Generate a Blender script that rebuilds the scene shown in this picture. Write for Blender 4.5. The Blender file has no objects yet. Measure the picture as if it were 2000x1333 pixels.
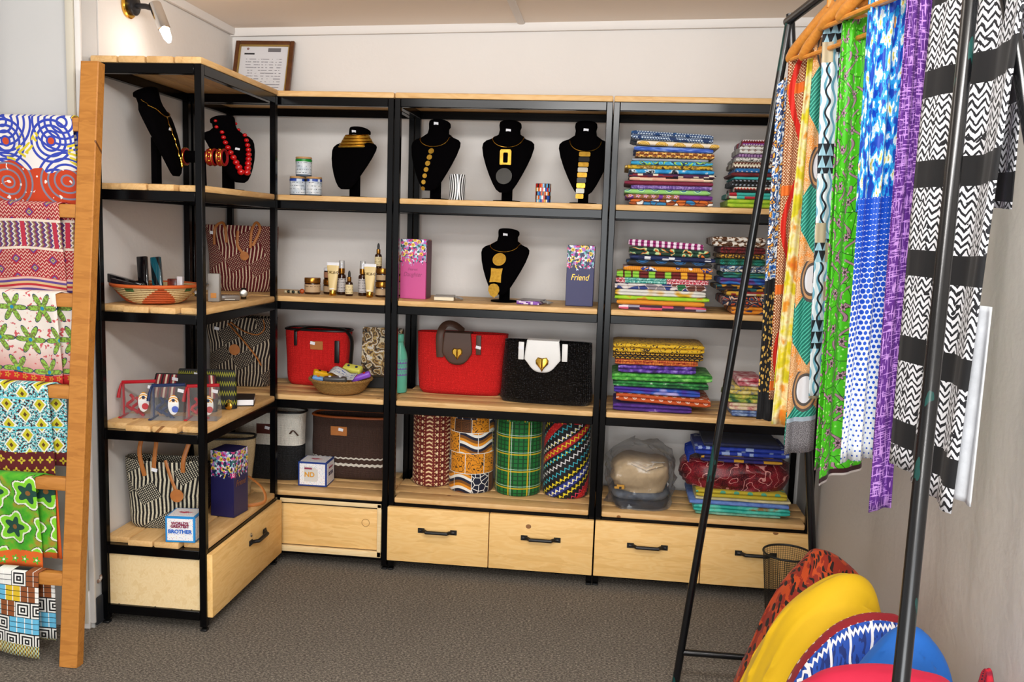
import bpy, bmesh, math, random
from mathutils import Vector, Matrix, noise as mnoise

# ---------------------------------------------------------------- camera, world, lights
SC = bpy.context.scene
COL = SC.collection
PI = math.pi
YAW, PITCH, ROLL, FPX = -0.1109, -0.1222, 0.0331, 1728.9
cam = bpy.data.cameras.new('camera')
camo = bpy.data.objects.new('camera', cam)
COL.objects.link(camo)
cam.sensor_fit = 'HORIZONTAL'; cam.sensor_width = 36.0; cam.lens = 36.0*FPX/2000.0
cam.clip_start = 0.02; cam.clip_end = 60
_f = Vector((math.sin(YAW)*math.cos(PITCH), math.cos(YAW)*math.cos(PITCH), math.sin(PITCH)))
_r = Vector((math.cos(YAW), -math.sin(YAW), 0)); _u = _r.cross(_f)
_r2 = _r*math.cos(ROLL)+_u*math.sin(ROLL); _u2 = _u*math.cos(ROLL)-_r*math.sin(ROLL)
mw = Matrix.Identity(4)
for i in range(3):
    mw[i][0], mw[i][1], mw[i][2] = _r2[i], _u2[i], -_f[i]
mw.translation = Vector((1.7808, -3.9678, 1.4565))
camo.matrix_world = mw
SC.camera = camo
vs = SC.view_settings
vs.view_transform = 'Standard'; vs.look = 'None'; vs.exposure = -0.30; vs.gamma = 1.0; vs.use_curve_mapping = False

wd = bpy.data.worlds.new('shop_daylight'); SC.world = wd; wd.use_nodes = True
wd.node_tree.nodes['Background'].inputs[0].default_value = (1.0, 0.985, 0.97, 1)
wd.node_tree.nodes['Background'].inputs[1].default_value = 0.8

def area_light(name, loc, target, sx, sy, power, color=(1, 1, 1)):
    l = bpy.data.lights.new(name, 'AREA'); l.shape = 'RECTANGLE'; l.size = sx; l.size_y = sy
    l.energy = power; l.color = color
    o = bpy.data.objects.new(name, l); COL.objects.link(o)
    o.location = loc
    o.rotation_euler = (Vector(target)-Vector(loc)).to_track_quat('-Z', 'Y').to_euler()
    return o
area_light('ceiling_tube_or_fill', (1.85, -3.25, 2.36), (1.2, -1.6, 1.2), 1.3, 0.16, 56, (1.0, 0.985, 0.965))
area_light('ceiling_tube_or_fill', (1.2, -5.0, 2.36), (1.2, -5.0, 0), 1.3, 0.16, 95, (1.0, 0.985, 0.965))
area_light('ceiling_tube_or_fill', (1.25, -1.95, 2.20), (1.25, -1.6, 3.0), 1.2, 0.10, 14, (1.0, 0.985, 0.965))  # added uplight that brightens the ceiling, not an actual tube
area_light('ceiling_tube_or_fill', (1.25, -1.95, 2.19), (1.25, -1.0, 1.2), 1.2, 0.10, 5, (1.0, 0.985, 0.965))  # added weak downward fill paired with the uplight
area_light('front_fill_light', (1.5, -6.8, 1.45), (1.2, -0.5, 1.1), 2.6, 1.6, 160, (0.95, 0.98, 1.0))  # added soft fill from behind the camera, reaching into the shelves

# ---------------------------------------------------------------- shader expressions
def lin(h):
    if not isinstance(h, str): return tuple(h)[:3]
    h = h.lstrip('#')
    o = []
    for i in (0, 2, 4):
        c = int(h[i:i+2], 16)/255.0
        o.append(c/12.92 if c <= 0.04045 else ((c+0.055)/1.055)**2.4)
    return tuple(o)

class G: nt = None          # the node tree being written
class V:
    def __init__(s, x): s.x = x
    def __add__(s, o): return mth('ADD', s, o)
    __radd__ = __add__
    def __sub__(s, o): return mth('SUBTRACT', s, o)
    def __rsub__(s, o): return mth('SUBTRACT', o, s)
    def __mul__(s, o): return mth('MULTIPLY', s, o)
    __rmul__ = __mul__
    def __truediv__(s, o): return mth('DIVIDE', s, o)
    def __neg__(s): return mth('MULTIPLY', s, -1.0)
    def __abs__(s): return mth('ABSOLUTE', s)
def mth(op, *a):
    n = G.nt.nodes.new('ShaderNodeMath'); n.operation = op
    for i, x in enumerate(a):
        if isinstance(x, V): G.nt.links.new(x.x, n.inputs[i])
        else: n.inputs[i].default_value = x
    return V(n.outputs[0])
def frac(a): return mth('FRACT', a)
def flr(a): return mth('FLOOR', a)
def sn(a): return mth('SINE', a)
def cs(a): return mth('COSINE', a)
def mn(a, b): return mth('MINIMUM', a, b)
def mx(a, b): return mth('MAXIMUM', a, b)
def lt(a, b): return mth('LESS_THAN', a, b)
def gt(a, b): return mth('GREATER_THAN', a, b)
def sq(a): return mth('SQRT', a)
def at2(a, b): return mth('ARCTAN2', a, b)
def md(a, b): return mth('FLOORED_MODULO', a, b)
def hyp(a, b): return sq(a*a+b*b)
def inv(a): return 1.0-a
def tri(a): return abs(frac(a)-0.5)*2.0          # triangle wave 0..1
def xyz(x, y, z=0.0):
    n = G.nt.nodes.new('ShaderNodeCombineXYZ')
    for i, a in enumerate((x, y, z)):
        if isinstance(a, V): G.nt.links.new(a.x, n.inputs[i])
        else: n.inputs[i].default_value = a
    return n.outputs[0]
def noise(x, y, z=0.0, scale=1.0, detail=2.0, rough=.5):
    n = G.nt.nodes.new('ShaderNodeTexNoise'); n.noise_dimensions = '3D'
    G.nt.links.new(xyz(x, y, z), n.inputs['Vector'])
    n.inputs['Scale'].default_value = scale; n.inputs['Detail'].default_value = detail; n.inputs['Roughness'].default_value = rough
    return V(n.outputs['Fac'])
def voro(x, y, scale=1.0, feature='F1', out='Distance', rnd=1.0):
    n = G.nt.nodes.new('ShaderNodeTexVoronoi'); n.voronoi_dimensions = '2D'; n.feature = feature
    G.nt.links.new(xyz(x, y), n.inputs['Vector'])
    n.inputs['Scale'].default_value = scale; n.inputs['Randomness'].default_value = rnd
    if out == 'Color':
        sp = G.nt.nodes.new('ShaderNodeSeparateColor'); G.nt.links.new(n.outputs['Color'], sp.inputs[0])
        return V(sp.outputs[0])
    return V(n.outputs[out])
def white(x, y):
    n = G.nt.nodes.new('ShaderNodeTexWhiteNoise'); n.noise_dimensions = '2D'
    G.nt.links.new(xyz(x, y), n.inputs['Vector']); return V(n.outputs['Value'])
def cnode(c):
    if not isinstance(c, str) and not isinstance(c, tuple): return c
    n = G.nt.nodes.new('ShaderNodeRGB'); n.outputs[0].default_value = (*lin(c), 1); return n.outputs[0]
def mix(f, a, b):
    n = G.nt.nodes.new('ShaderNodeMix'); n.data_type = 'RGBA'; n.clamp_factor = True
    if isinstance(f, V): G.nt.links.new(f.x, n.inputs[0])
    else: n.inputs[0].default_value = f
    for c, i in ((a, 6), (b, 7)):
        if isinstance(c, (str, tuple)): n.inputs[i].default_value = (*lin(c), 1)
        else: G.nt.links.new(c, n.inputs[i])
    return n.outputs[2]
def ramp(v, stops, const=False):
    n = G.nt.nodes.new('ShaderNodeValToRGB'); r = n.color_ramp
    r.interpolation = 'CONSTANT' if const else 'LINEAR'
    while len(r.elements) < len(stops): r.elements.new(0.5)
    for e, (p, c) in zip(r.elements, stops):
        e.position = p; e.color = (*lin(c), 1)
    G.nt.links.new(v.x, n.inputs[0]); return n.outputs[0]
def pick(v, cols):            # v 0..1 -> one of the colours
    k = len(cols); return ramp(v, [(i/k, c) for i, c in enumerate(cols)], True)
def rot(u, v, a): return u*math.cos(a)+v*math.sin(a), v*math.cos(a)-u*math.sin(a)

MATS = {}
def mat(name, fn=None, col='888888', rough=.8, metal=0.0, spec=.5, bump=None, bstr=.3, bdist=.002, coord='UV', alpha=1.0, trans=0.0, emit=None, estr=0.0, coat=0.0, sheen=0.0, ior=1.45, rnd=False):
    if name in MATS: return MATS[name]
    m = bpy.data.materials.new(name); m.use_nodes = True; MATS[name] = m
    nt = m.node_tree; G.nt = nt
    b = nt.nodes['Principled BSDF']
    b.inputs['Roughness'].default_value = rough; b.inputs['Metallic'].default_value = metal
    b.inputs['Specular IOR Level'].default_value = spec; b.inputs['IOR'].default_value = ior
    b.inputs['Alpha'].default_value = alpha; b.inputs['Transmission Weight'].default_value = trans
    b.inputs['Coat Weight'].default_value = coat; b.inputs['Sheen Weight'].default_value = sheen
    u = v = w = None
    if fn or bump:
        tc = nt.nodes.new('ShaderNodeTexCoord'); sp = nt.nodes.new('ShaderNodeSeparateXYZ')
        nt.links.new(tc.outputs['UV' if coord == 'UV' else 'Object'], sp.inputs[0])
        u, v, w = V(sp.outputs[0]), V(sp.outputs[1]), V(sp.outputs[2])
        if rnd:
            oi = nt.nodes.new('ShaderNodeObjectInfo'); r = V(oi.outputs['Random'])
            u = u+r*7.3; v = v+r*3.1; w = w+r*5.7
    if fn:
        c = fn(u, v, w)
        if isinstance(c, (str, tuple)): b.inputs['Base Color'].default_value = (*lin(c), 1)
        else: nt.links.new(c, b.inputs['Base Color'])
    else: b.inputs['Base Color'].default_value = (*lin(col), 1)
    if bump:
        h = bump(u, v, w); bn = nt.nodes.new('ShaderNodeBump')
        bn.inputs['Strength'].default_value = bstr; bn.inputs['Distance'].default_value = bdist
        nt.links.new(h.x, bn.inputs['Height']); nt.links.new(bn.outputs[0], b.inputs['Normal'])
    if emit:
        b.inputs['Emission Color'].default_value = (*lin(emit), 1); b.inputs['Emission Strength'].default_value = estr
    return m

# ---------------------------------------------------------------- mesh builder
class MB:
    def __init__(s): s.v = []; s.f = []; s.uv = []; s.mi = []; s.cur = 0
    def face(s, idx, uvs): s.f.append(tuple(idx)); s.uv.append(list(uvs)); s.mi.append(s.cur)
    def grid(s, fn, nu, nv, cu=False, cv=False, uv=None, flip=False):
        """fn(a,b) -> point, a,b in 0..1"""
        b0 = len(s.v); NU = nu if cu else nu+1; NV = nv if cv else nv+1
        for j in range(NV):
            for i in range(NU): s.v.append(Vector(fn(i/nu, j/nv)))
        uvf = uv or (lambda a, b: (a, b))
        for j in range(nv):
            for i in range(nu):
                a = b0+j*NU+i; b = b0+j*NU+(i+1) % NU; c = b0+((j+1) % NV)*NU+(i+1) % NU; d = b0+((j+1) % NV)*NU+i
                us = [uvf(i/nu, j/nv), uvf((i+1)/nu, j/nv), uvf((i+1)/nu, (j+1)/nv), uvf(i/nu, (j+1)/nv)]
                q = [a, b, c, d]
                if flip: q.reverse(); us.reverse()
                s.face(q, us)
        return b0
    def rings(s, rings, closed=True, cap0=True, cap1=True, uvs=None):
        """loft through rings of equal length; uv in metres (perimeter, length)"""
        n = len(rings[0]); b0 = len(s.v)
        rings = [[Vector(p) for p in r] for r in rings]
        for r in rings: s.v.extend(r)
        mid = rings[len(rings)//2]
        per = [0.0]
        for i in range(n): per.append(per[-1]+(mid[(i+1) % n]-mid[i]).length)
        h = [0.0]
        for a, b in zip(rings, rings[1:]): h.append(h[-1]+sum((q-p).length for p, q in zip(a, b))/n)
        m = n if closed else n-1
        for j in range(len(rings)-1):
            for i in range(m):
                a = b0+j*n+i; b = b0+j*n+(i+1) % n; c = b+n; d = a+n
                s.face((a, b, c, d), ((per[i], h[j]), (per[i+1], h[j]), (per[i+1], h[j+1]), (per[i], h[j+1])))
        for flag, k, rev in ((cap0, 0, True), (cap1, len(rings)-1, False)):
            if flag and closed:
                idx = [b0+k*n+i for i in range(n)]
                c0 = sum((s.v[i] for i in idx), Vector())/n
                us = [((s.v[i]-c0).dot(Vector((1, .3, .1))), (s.v[i]-c0).dot(Vector((-.1, 1, .6)))) for i in idx]
                if rev: idx.reverse(); us.reverse()
                s.face(idx, us)
        return s
    def tube(s, path, r, n=8, caps=True, flat=1.0, closed=False):
        path = [Vector(p) for p in path]; rings = []
        prev = None; L = len(path)
        for i, p in enumerate(path):
            if closed: t = path[(i+1) % L]-path[i-1]
            else: t = path[min(i+1, L-1)]-path[max(i-1, 0)]
            t.normalize()
            if prev is None:
                prev = Vector((0, 0, 1)) if abs(t.z) < .9 else Vector((0, 1, 0))
            a = (prev-t*prev.dot(t)); a.normalize(); prev = a; b = t.cross(a)
            rr = r[i] if isinstance(r, (list, tuple)) else r
            rings.append([p+a*math.cos(2*PI*k/n)*rr*flat+b*math.sin(2*PI*k/n)*rr for k in range(n)])
        if closed: rings.append(rings[0])
        return s.rings(rings, True, caps and not closed, caps and not closed)
    def lathe(s, prof, n=24, c=(0, 0, 0), cap=True):
        c = Vector(c)
        return s.rings([[c+Vector((max(r, 1e-5)*math.cos(2*PI*k/n), max(r, 1e-5)*math.sin(2*PI*k/n), z)) for k in range(n)] for r, z in prof], True, cap, cap)
    def box(s, c, d, bev=0.0, seg=2, m=None):
        """box with its centre and sizes; uv = box projection in metres"""
        bm = bmesh.new(); bmesh.ops.create_cube(bm, size=1.0)
        for q in bm.verts: q.co = Vector((q.co.x*d[0], q.co.y*d[1], q.co.z*d[2]))
        if bev > 0: bmesh.ops.bevel(bm, geom=list(bm.edges), offset=min(bev, min(d)*.49), segments=seg, affect='EDGES', profile=.5)
        bm.normal_update(); b0 = len(s.v); c = Vector(c)
        for i, q in enumerate(bm.verts):
            q.index = i; s.v.append((m @ (q.co+c)) if m else (q.co+c))
        for f in bm.faces:
            nr = f.normal; ax = max(range(3), key=lambda k: abs(nr[k]))
            us = []
            for q in f.verts:
                x, y, z = q.co
                us.append((y+d[1]/2, z+d[2]/2) if ax == 0 else ((x+d[0]/2, z+d[2]/2) if ax == 1 else (x+d[0]/2, y+d[1]/2)))
            s.face([b0+q.index for q in f.verts], us)
        bm.free(); return s
    def prism(s, pts, y0, y1):
        """outline pts (x,z) pushed from y0 to y1"""
        return s.rings([[(x, y0, z) for x, z in pts], [(x, y1, z) for x, z in pts]])
    def mesh(s, name, mats=(), smooth=True, ang=38):
        me = bpy.data.meshes.new(name)
        me.from_pydata([tuple(p) for p in s.v], [], s.f)
        ul = me.uv_layers.new(name='UVMap')
        ul.data.foreach_set('uv', [c for f in s.uv for p in f for c in p])
        for m in (mats if isinstance(mats, (list, tuple)) else [mats]): me.materials.append(m)
        if any(s.mi): me.polygons.foreach_set('material_index', s.mi)
        if smooth:
            me.polygons.foreach_set('use_smooth', [True]*len(me.polygons))
            me.update(); me.set_sharp_from_angle(angle=math.radians(ang))
        me.update(); return me
    def build(s, name, mats, parent=None, loc=(0, 0, 0), rotz=0.0, smooth=True, ang=38):
        return put(name, s.mesh(name, mats, smooth, ang), parent, loc, rotz)
def put(name, me, parent=None, loc=(0, 0, 0), rotz=0.0):
    o = bpy.data.objects.new(name, me); COL.objects.link(o)
    o.location = loc; o.rotation_euler = (0, 0, rotz) if not isinstance(rotz, tuple) else rotz
    if parent is not None: o.parent = parent
    return o
def tag(o, label, cat, group=None):
    o['label'] = label; o['category'] = cat
    if group: o['group'] = group
    return o
def thing(name, label, cat, loc=(0, 0, 0), rotz=0.0, group=None):
    return tag(put(name, None, None, loc, rotz), label, cat, group)
def struct(o): o['kind'] = 'structure'; return o
def lab(o, label): o['label'] = label; return o
def solid(o, th, off=0.0):
    m = o.modifiers.new('thickness', 'SOLIDIFY'); m.thickness = th; m.offset = off; return o
def sub(o, n=1):
    m = o.modifiers.new('smooth', 'SUBSURF'); m.levels = n; m.render_levels = n; return o
def superring(cx, cy, z, a, b, n=24, e=2.6, fn=None):
    out = []
    for k in range(n):
        t = 2*PI*k/n; c, s_ = math.cos(t), math.sin(t)
        p = Vector((cx+a*math.copysign(abs(c)**(2/e), c), cy+b*math.copysign(abs(s_)**(2/e), s_), z))
        out.append(fn(p) if fn else p)
    return out
def text(s, name, body, size, mat_, parent, loc, rx=(PI/2, 0, 0), shear=0.0, depth=.0004, sx=1.0, bold=0.0):
    cu = bpy.data.curves.new(name, 'FONT'); cu.body = body; cu.size = size; cu.align_x = 'CENTER'; cu.align_y = 'CENTER'
    cu.shear = shear; cu.extrude = depth; cu.offset = bold
    o = bpy.data.objects.new(name, cu)
    COL.objects.link(o); dg = bpy.context.evaluated_depsgraph_get()
    me = bpy.data.meshes.new_from_object(o.evaluated_get(dg)); COL.objects.unlink(o); bpy.data.objects.remove(o)
    me.materials.clear(); me.materials.append(mat_); me.name = name
    q = put(name, me, parent, loc, rx); q.scale = (sx, 1, 1); return q
RN = random.Random(11)
def nz(x, y=0.0, z=0.0): return mnoise.noise(Vector((x, y, z)))
def lerp(a, b, t): return a+(b-a)*t
# ---------------------------------------------------------------- base materials
def wood_fn(c0, c1, c2, knot='8a5a2c', ks=2.2):
    def f(x, y, z):
        a = noise(x*1.2, y*9.0, z*9.0, 4.0, 3.0)
        g = noise(x*.9, y*4.0, z*4.0, 5.0, 2.0)
        ring = tri((y+z)*16.0+g*9.0)
        c = mix(ring*.55, c0, c1)
        c = mix(gt(a, .57)*.35, c, c2)
        d = voro(x*1.0, (y+z)*1.2, ks)
        c = mix(lt(d, .018), c, knot)
        return c
    return f
def woodm(name, *c, **k):
    return mat(name, wood_fn(*c, **k), rough=.55, coord='OBJ', rnd=True, bump=lambda x, y, z: noise(x*2, y*30, z*30, 6.0, 2.0), bstr=.12, bdist=.002)
PLANK = woodm('pine_plank', 'dcb47c', 'cf9f60', 'bd8a4c')
DRAWER = woodm('pine_drawer', 'f2c884', 'ebb86c', 'dca85c', ks=1.6)
PLY = woodm('plywood_panel', 'ecd2a2', 'e5c690', 'dcb97e', ks=.5)
LADW = woodm('ladder_timber', 'c08038', 'ae6f2a', '97591c', '6b3d14')
HANGW = mat('hanger_wood', lambda x, y, z: mix(noise(x*3, y*20, z*20, 6.0, 2.0), 'b96a1c', 'dd9a45'), rough=.35, coord='OBJ', coat=.3)
BLACK = mat('black_steel', lambda x, y, z: mix(noise(x, y, z, 30.0, 2.0), '020203', '060608'), rough=.2, coord='OBJ', spec=.25)
TUBE = mat('black_tube', lambda x, y, z: mix(gt(noise(x*6, y*6, z*1.4, 3.0, 3.0), .63), '0b0c0e', '0e3a36'), rough=.25, coord='OBJ', spec=.6)
HANDLE = mat('black_handle', col='0c0c0d', rough=.5)
CHROME = mat('chrome', col='c9c9c9', rough=.15, metal=1.0)
GOLD = mat('gold_metal', col='d8a944', rough=.22, metal=1.0)
BRASS = mat('brass_hammered', lambda u, v, w: mix(noise(u, v, w, 90.0, 2.0), 'a9781f', 'e2b64a'), rough=.48, metal=.75, coord='OBJ', bump=lambda u, v, w: noise(u, v, w, 120.0, 1.0), bstr=.5, bdist=.001)
SILVER = mat('silver_metal', col='b9b7ae', rough=.3, metal=.9)
WALLM = mat('white_plaster', lambda x, y, z: mix(noise(x, y, z, 2.2, 4.0), 'dcd7d2', 'e6e2de'), rough=.75, coord='OBJ', bump=lambda x, y, z: noise(x, y, z, 55.0, 4.0), bstr=.25, bdist=.003)
WALLR = mat('grey_plaster', lambda x, y, z: mix(noise(x, y, z, 2.0, 4.0), 'd0cac4', 'dad5d0'), rough=.55, coord='OBJ', bump=lambda x, y, z: noise(x, y, z, 38.0, 5.0), bstr=.5, bdist=.004)
CEILM = mat('ceiling_board', lambda x, y, z: mix(noise(x, y, z, 1.3, 3.0), 'f2e6d8', 'f6ece2'), rough=.8, coord='OBJ')
TRIMM = mat('white_trim', col='e4e0dc', rough=.6)
def carpet(x, y, z):
    a = noise(x*1.0, y*1.6, 0.0, 115.0, 3.0, .8)
    b = noise(x, y, 0.0, 5.0, 3.0)
    c = ramp(a, [(.32, '34302c'), (.5, '6e675e'), (.66, 'b0a698')])
    return mix(b*.35, c, '564f49')
CARPET = mat('grey_carpet', carpet, rough=.95, coord='OBJ', bump=lambda x, y, z: noise(x, y, 0.0, 260.0, 2.0), bstr=.8, bdist=.004, spec=.2)
VELVET = mat('black_velvet', col='030203', rough=.95, spec=.04)
PAPER = mat('white_paper', col='e9e9ee', rough=.7)
LEATHER = mat('tan_leather', lambda x, y, z: mix(noise(x, y, z, 40.0, 3.0), '9c5a26', 'b87336'), rough=.5, coord='OBJ')
DLEATHER = mat('brown_leather', col='4a3226', rough=.55)
BLEATHER = mat('black_leather', col='0d0c0d', rough=.4)
WLEATHER = mat('white_leather', col='e4e2df', rough=.4)
def film(name, base, gain, bump=None, tint='e8ecee'):
    m = mat(name, None, bump=bump, bstr=1.0, bdist=.006); nt = m.node_tree; b = nt.nodes['Principled BSDF']; out = nt.nodes['Material Output']
    tr = nt.nodes.new('ShaderNodeBsdfTransparent'); gl = nt.nodes.new('ShaderNodeBsdfGlossy'); gl.inputs['Roughness'].default_value = .10; gl.inputs['Color'].default_value = (*lin(tint), 1)
    lw = nt.nodes.new('ShaderNodeLayerWeight'); lw.inputs[0].default_value = .35; G.nt = nt; f = mn(V(lw.outputs['Fresnel'])*gain+base, 1.0); mx_ = nt.nodes.new('ShaderNodeMixShader'); df = nt.nodes.new('ShaderNodeBsdfDiffuse'); df.inputs[0].default_value = (.8, .82, .84, 1); gd = nt.nodes.new('ShaderNodeMixShader'); gd.inputs[0].default_value = .4
    nt.links.new(gl.outputs[0], gd.inputs[1]); nt.links.new(df.outputs[0], gd.inputs[2])
    if bump:
        for s_ in (gl, lw): nt.links.new(b.inputs['Normal'].links[0].from_socket, s_.inputs['Normal'])
    nt.links.new(f.x, mx_.inputs[0]); nt.links.new(tr.outputs[0], mx_.inputs[1]); nt.links.new(gd.outputs[0], mx_.inputs[2]); nt.links.new(mx_.outputs[0], out.inputs[0]); nt.nodes.remove(b); return m
CLEAR = film('clear_plastic', .06, .7)

# ---------------------------------------------------------------- printed cloth (uv in metres)
def cloth(name, fn, rough=.75, **k):
    k.setdefault('bump', lambda u, v, w: noise(u, v, 0.0, 700.0, 1.0)); k.setdefault('bstr', .15); k.setdefault('bdist', .001)
    return mat(name, fn, rough=rough, sheen=k.pop('sheen', .05), **k)
def p_stripes(c1, c2, per, duty=.5, ang=0.0):
    def f(u, v, w):
        a, b = rot(u, v, ang); return mix(lt(frac(a/per), duty), c1, c2)
    return f
def p_dots(bg, fg, per, r=.3, fg2=None):
    def f(u, v, w):
        a = u/per; b = v/per; row = flr(b); a = a+md(row, 2.0)*.5
        d = hyp(frac(a)-.5, frac(b)-.5)
        c = mix(lt(d, r), bg, fg)
        return mix(lt(d, r*.5), c, fg2) if fg2 else c
    return f
def p_zig(cols, per, amp=.5, n=None):
    def f(u, v, w):
        z = v/per+tri(u/per)*amp; k = n or len(cols)
        return pick(frac(z/k), cols)
    return f
def p_diam(bg, c1, c2, pu, pv, line=None):
    def f(u, v, w):
        d = abs(frac(u/pu)-.5)*2.0+abs(frac(v/pv)-.5)*2.0
        c = mix(lt(d, .85), bg, c1); c = mix(lt(d, .5), c, c2)
        c = mix(lt(d, .2), c, bg)
        return mix(gt(d, 1.55), c, line) if line else c
    return f
def p_mosaic(cols, scale, line=None, lw=.05, dist=.0):
    def f(u, v, w):
        if dist: n = noise(u, v, 0.0, scale*.6, 1.0); u = u+n*dist; v = v+n*dist
        c = pick(voro(u, v, scale, out='Color'), cols)
        if line: c = mix(lt(voro(u, v, scale, 'DISTANCE_TO_EDGE'), lw), c, line)
        return c
    return f
def p_rings(bg, c1, c2, per, n=4.0, r=.48):
    def f(u, v, w):
        a = u/per; b = v/per; a = a+md(flr(b), 2.0)*.5
        d = hyp(frac(a)-.5, frac(b)-.5)
        c = mix(gt(frac(d*n*2.0), .5), c1, c2)
        return mix(lt(d, r), bg, c)
    return f
def p_blotch(stops, scale, det=4.0, st=1.0):
    def f(u, v, w): return ramp(noise(u*st, v, 0.0, scale, det, .6), stops)
    return f
def p_hatch(c1, c2, per=.004, thr=.5):
    def f(u, v, w):
        a = noise(u/per*.12, v/per, 0.0, 1.0, 1.0); b = noise(u/per, v/per*.12, 3.0, 1.0, 1.0)
        return mix(gt(mx(a, b), thr+.08), c1, c2)
    return f
def p_blocks(cols, pu, pv, line=None, lw=.08, sh=0.0):
    def f(u, v, w):
        b = v/pv; a = u/pu+flr(b)*sh
        c = pick(white(flr(a), flr(b)), cols)
        if line: c = mix(mx(lt(frac(a), lw), lt(frac(b), lw*pu/pv)), c, line)
        return c
    return f
def p_floral(bg, petal, cen, per, n=6, edge=None, bg2=None, size=.36):
    def f(u, v, w):
        a = u/per; b = v/per; row = flr(b); a = a+md(row, 2.0)*.5
        x = frac(a)-.5; y = frac(b)-.5; r = hyp(x, y); t = at2(y, x)
        R = size*.72+cs(t*float(n))*size*.28
        c = bg if bg2 is None else mix(gt(noise(u, v, 0.0, 3.0/per, 2.0), .5), bg, bg2)
        if edge: c = mix(lt(r, R+.05), c, edge)
        c = mix(lt(r, R), c, petal)
        return mix(lt(r, size*.28), c, cen)
    return f
def p_swirl(cols, scale, dist=2.5, per=1.0):
    def f(u, v, w):
        n = noise(u, v, 0.0, scale, 2.0); return pick(frac(n*dist*4.0), cols)
    return f
def p_speck(bg, fg, scale, thr=.3):
    def f(u, v, w): return mix(lt(voro(u, v, scale), thr), bg, fg)
    return f
def layered(f1, f2, sel):
    def f(u, v, w): return mix(sel(u, v, w), cnode(f1(u, v, w)), cnode(f2(u, v, w)))
    return f
# ---------------------------------------------------------------- the room
ZL = (2.0, 1.5804, 1.1616, .7421, .3228)      # plank tops
XR = 2.655                                    # right wall
def ceil_z(x): return 2.338+.0245*x
m = MB(); m.box((1.0, -2.9, -.02), (6.4, 6.2, .04)); struct(m.build('floor', CARPET))
m = MB(); m.box((1.3, .11, 1.24), (2.9, .1, 2.5)); struct(m.build('wall_back', WALLM))
m = MB(); m.box((-.055, -.445, 1.24), (.1, 1.15, 2.5)); struct(m.build('wall_left', WALLM))
m = MB(); m.box((-.5, -1.08, 1.24), (.99, .1, 2.5)); struct(m.build('wall_left_return', mat('grey_white_paint', lambda x, y, z: mix(noise(x, y, z, 2.0, 4.0), 'c4c3c2', 'cecdcb'), rough=.6, coord='OBJ')))
m = MB(); m.box((XR+.05, -2.7, 1.24), (.1, 5.6, 2.5)); struct(m.build('wall_right', WALLR))
me = MB()
q = [(-2.0, -5.9), (XR+.05, -5.9), (XR+.05, .1), (-2.0, .1)]
me.rings([[(x, y, ceil_z(x)) for x, y in q], [(x, y, ceil_z(x)+.04) for x, y in q]])
struct(me.build('ceiling', CEILM, smooth=False))
# cornices and the ceiling batten
def batten(name, a, b, w, h):
    a, b = Vector(a), Vector(b); t = (b-a).normalized(); s_ = t.cross(Vector((0, 0, 1))).normalized()
    m = MB()
    m.rings([[p+s_*x+Vector((0, 0, z)) for x, z in ((-w/2, 0), (-w/2, -h*.6), (-w/4, -h), (w/4, -h), (w/2, -h*.6), (w/2, 0))] for p in (a, b)])
    return struct(m.build(name, TRIMM))
batten('trim_1', (-.005, .045, ceil_z(0)), (XR, .045, ceil_z(XR)), .03, .034)
batten('trim_2', (.008, .06, ceil_z(0)), (.008, -1.12, ceil_z(0)), .026, .03)
batten('trim_3', (1.33, .05, ceil_z(1.33)), (1.33, -5.8, ceil_z(1.33)), .032, .008)
m = MB(); m.box((-.032, -1.1385, 1.19), (.026, .017, 2.34), .003); struct(m.build('trim_4', mat('cream_trim', col='cfc8b8', rough=.6)))
m = MB(); m.box((-.008, -1.1325, 1.19), (.02, .012, 2.34), .003); struct(m.build('trim_5', TRIMM))
dm = mat('dark_door', col='3a2320', rough=.5)
m = MB(); m.box((-.335, -1.145, 1.1), (.075, .03, 2.2), .004); struct(m.build('door_1', dm))
m = MB(); m.box((-.06, -1.136, .07), (.09, .014, .14), .003); struct(m.build('baseboard_left', TRIMM))
m = MB(); m.box((.002, -.75, .06), (.008, .76, .10), .002); struct(m.build('baseboard_corner', mat('dark_base', col='24262b', rough=.6)))
# flaking plaster low on the corner
m = MB()
for k in range(7):
    x = -.002+.002*(k % 2); y = -1.1+.018*k; z = .165+.012*math.sin(k*2.1)
    m.box((x, y, z), (.008, .022+.008*(k % 3), .012+.006*(k % 2)), .003)
lab(struct(m.build('trim_6', mat('flaked_plaster', lambda x, y, z: mix(gt(noise(x, y, z, 60.0, 3.0), .5), 'cfc4ba', '8a6f5f'), coord='OBJ'))), 'flaking plaster at the wall foot')

# ---------------------------------------------------------------- shelf units
T = .0247; TH = .0234; DP = .3956; RH = .034
def feet_post(u, x, y, h=1.9766):
    m = MB(); m.box((x, y, h/2+.008), (T, T, h-.016), .002, 1); m.build('post', BLACK, u)
    m = MB(); m.box((x, y, .004), (T-.001, T-.001, .008), .002, 1); m.build('foot', HANDLE, u)
def handle(parent, x, y, z, w=.15):
    m = MB(); n = 14
    path = []
    for k in range(n+1):
        a = k/n; s_ = abs(a-.5)*2
        d = .024 if s_ < .62 else lerp(.024, .003, min(1, (s_-.62)/.14))
        path.append((x+(a-.5)*w, y-d, z))
    m.tube(path, [.0085]*len(path), 8, flat=.9)
    for sx in (-1, 1):
        m.box((x+sx*(w/2-.006), y-.0025, z), (.028, .005, .021), .001, 1)
    o = m.build('handle', HANDLE, parent)
    m2 = MB()
    for sx in (-1, 1): m2.lathe([(0, .006), (.003, .0055), (.004, .004)], 8)
    return o
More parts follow.
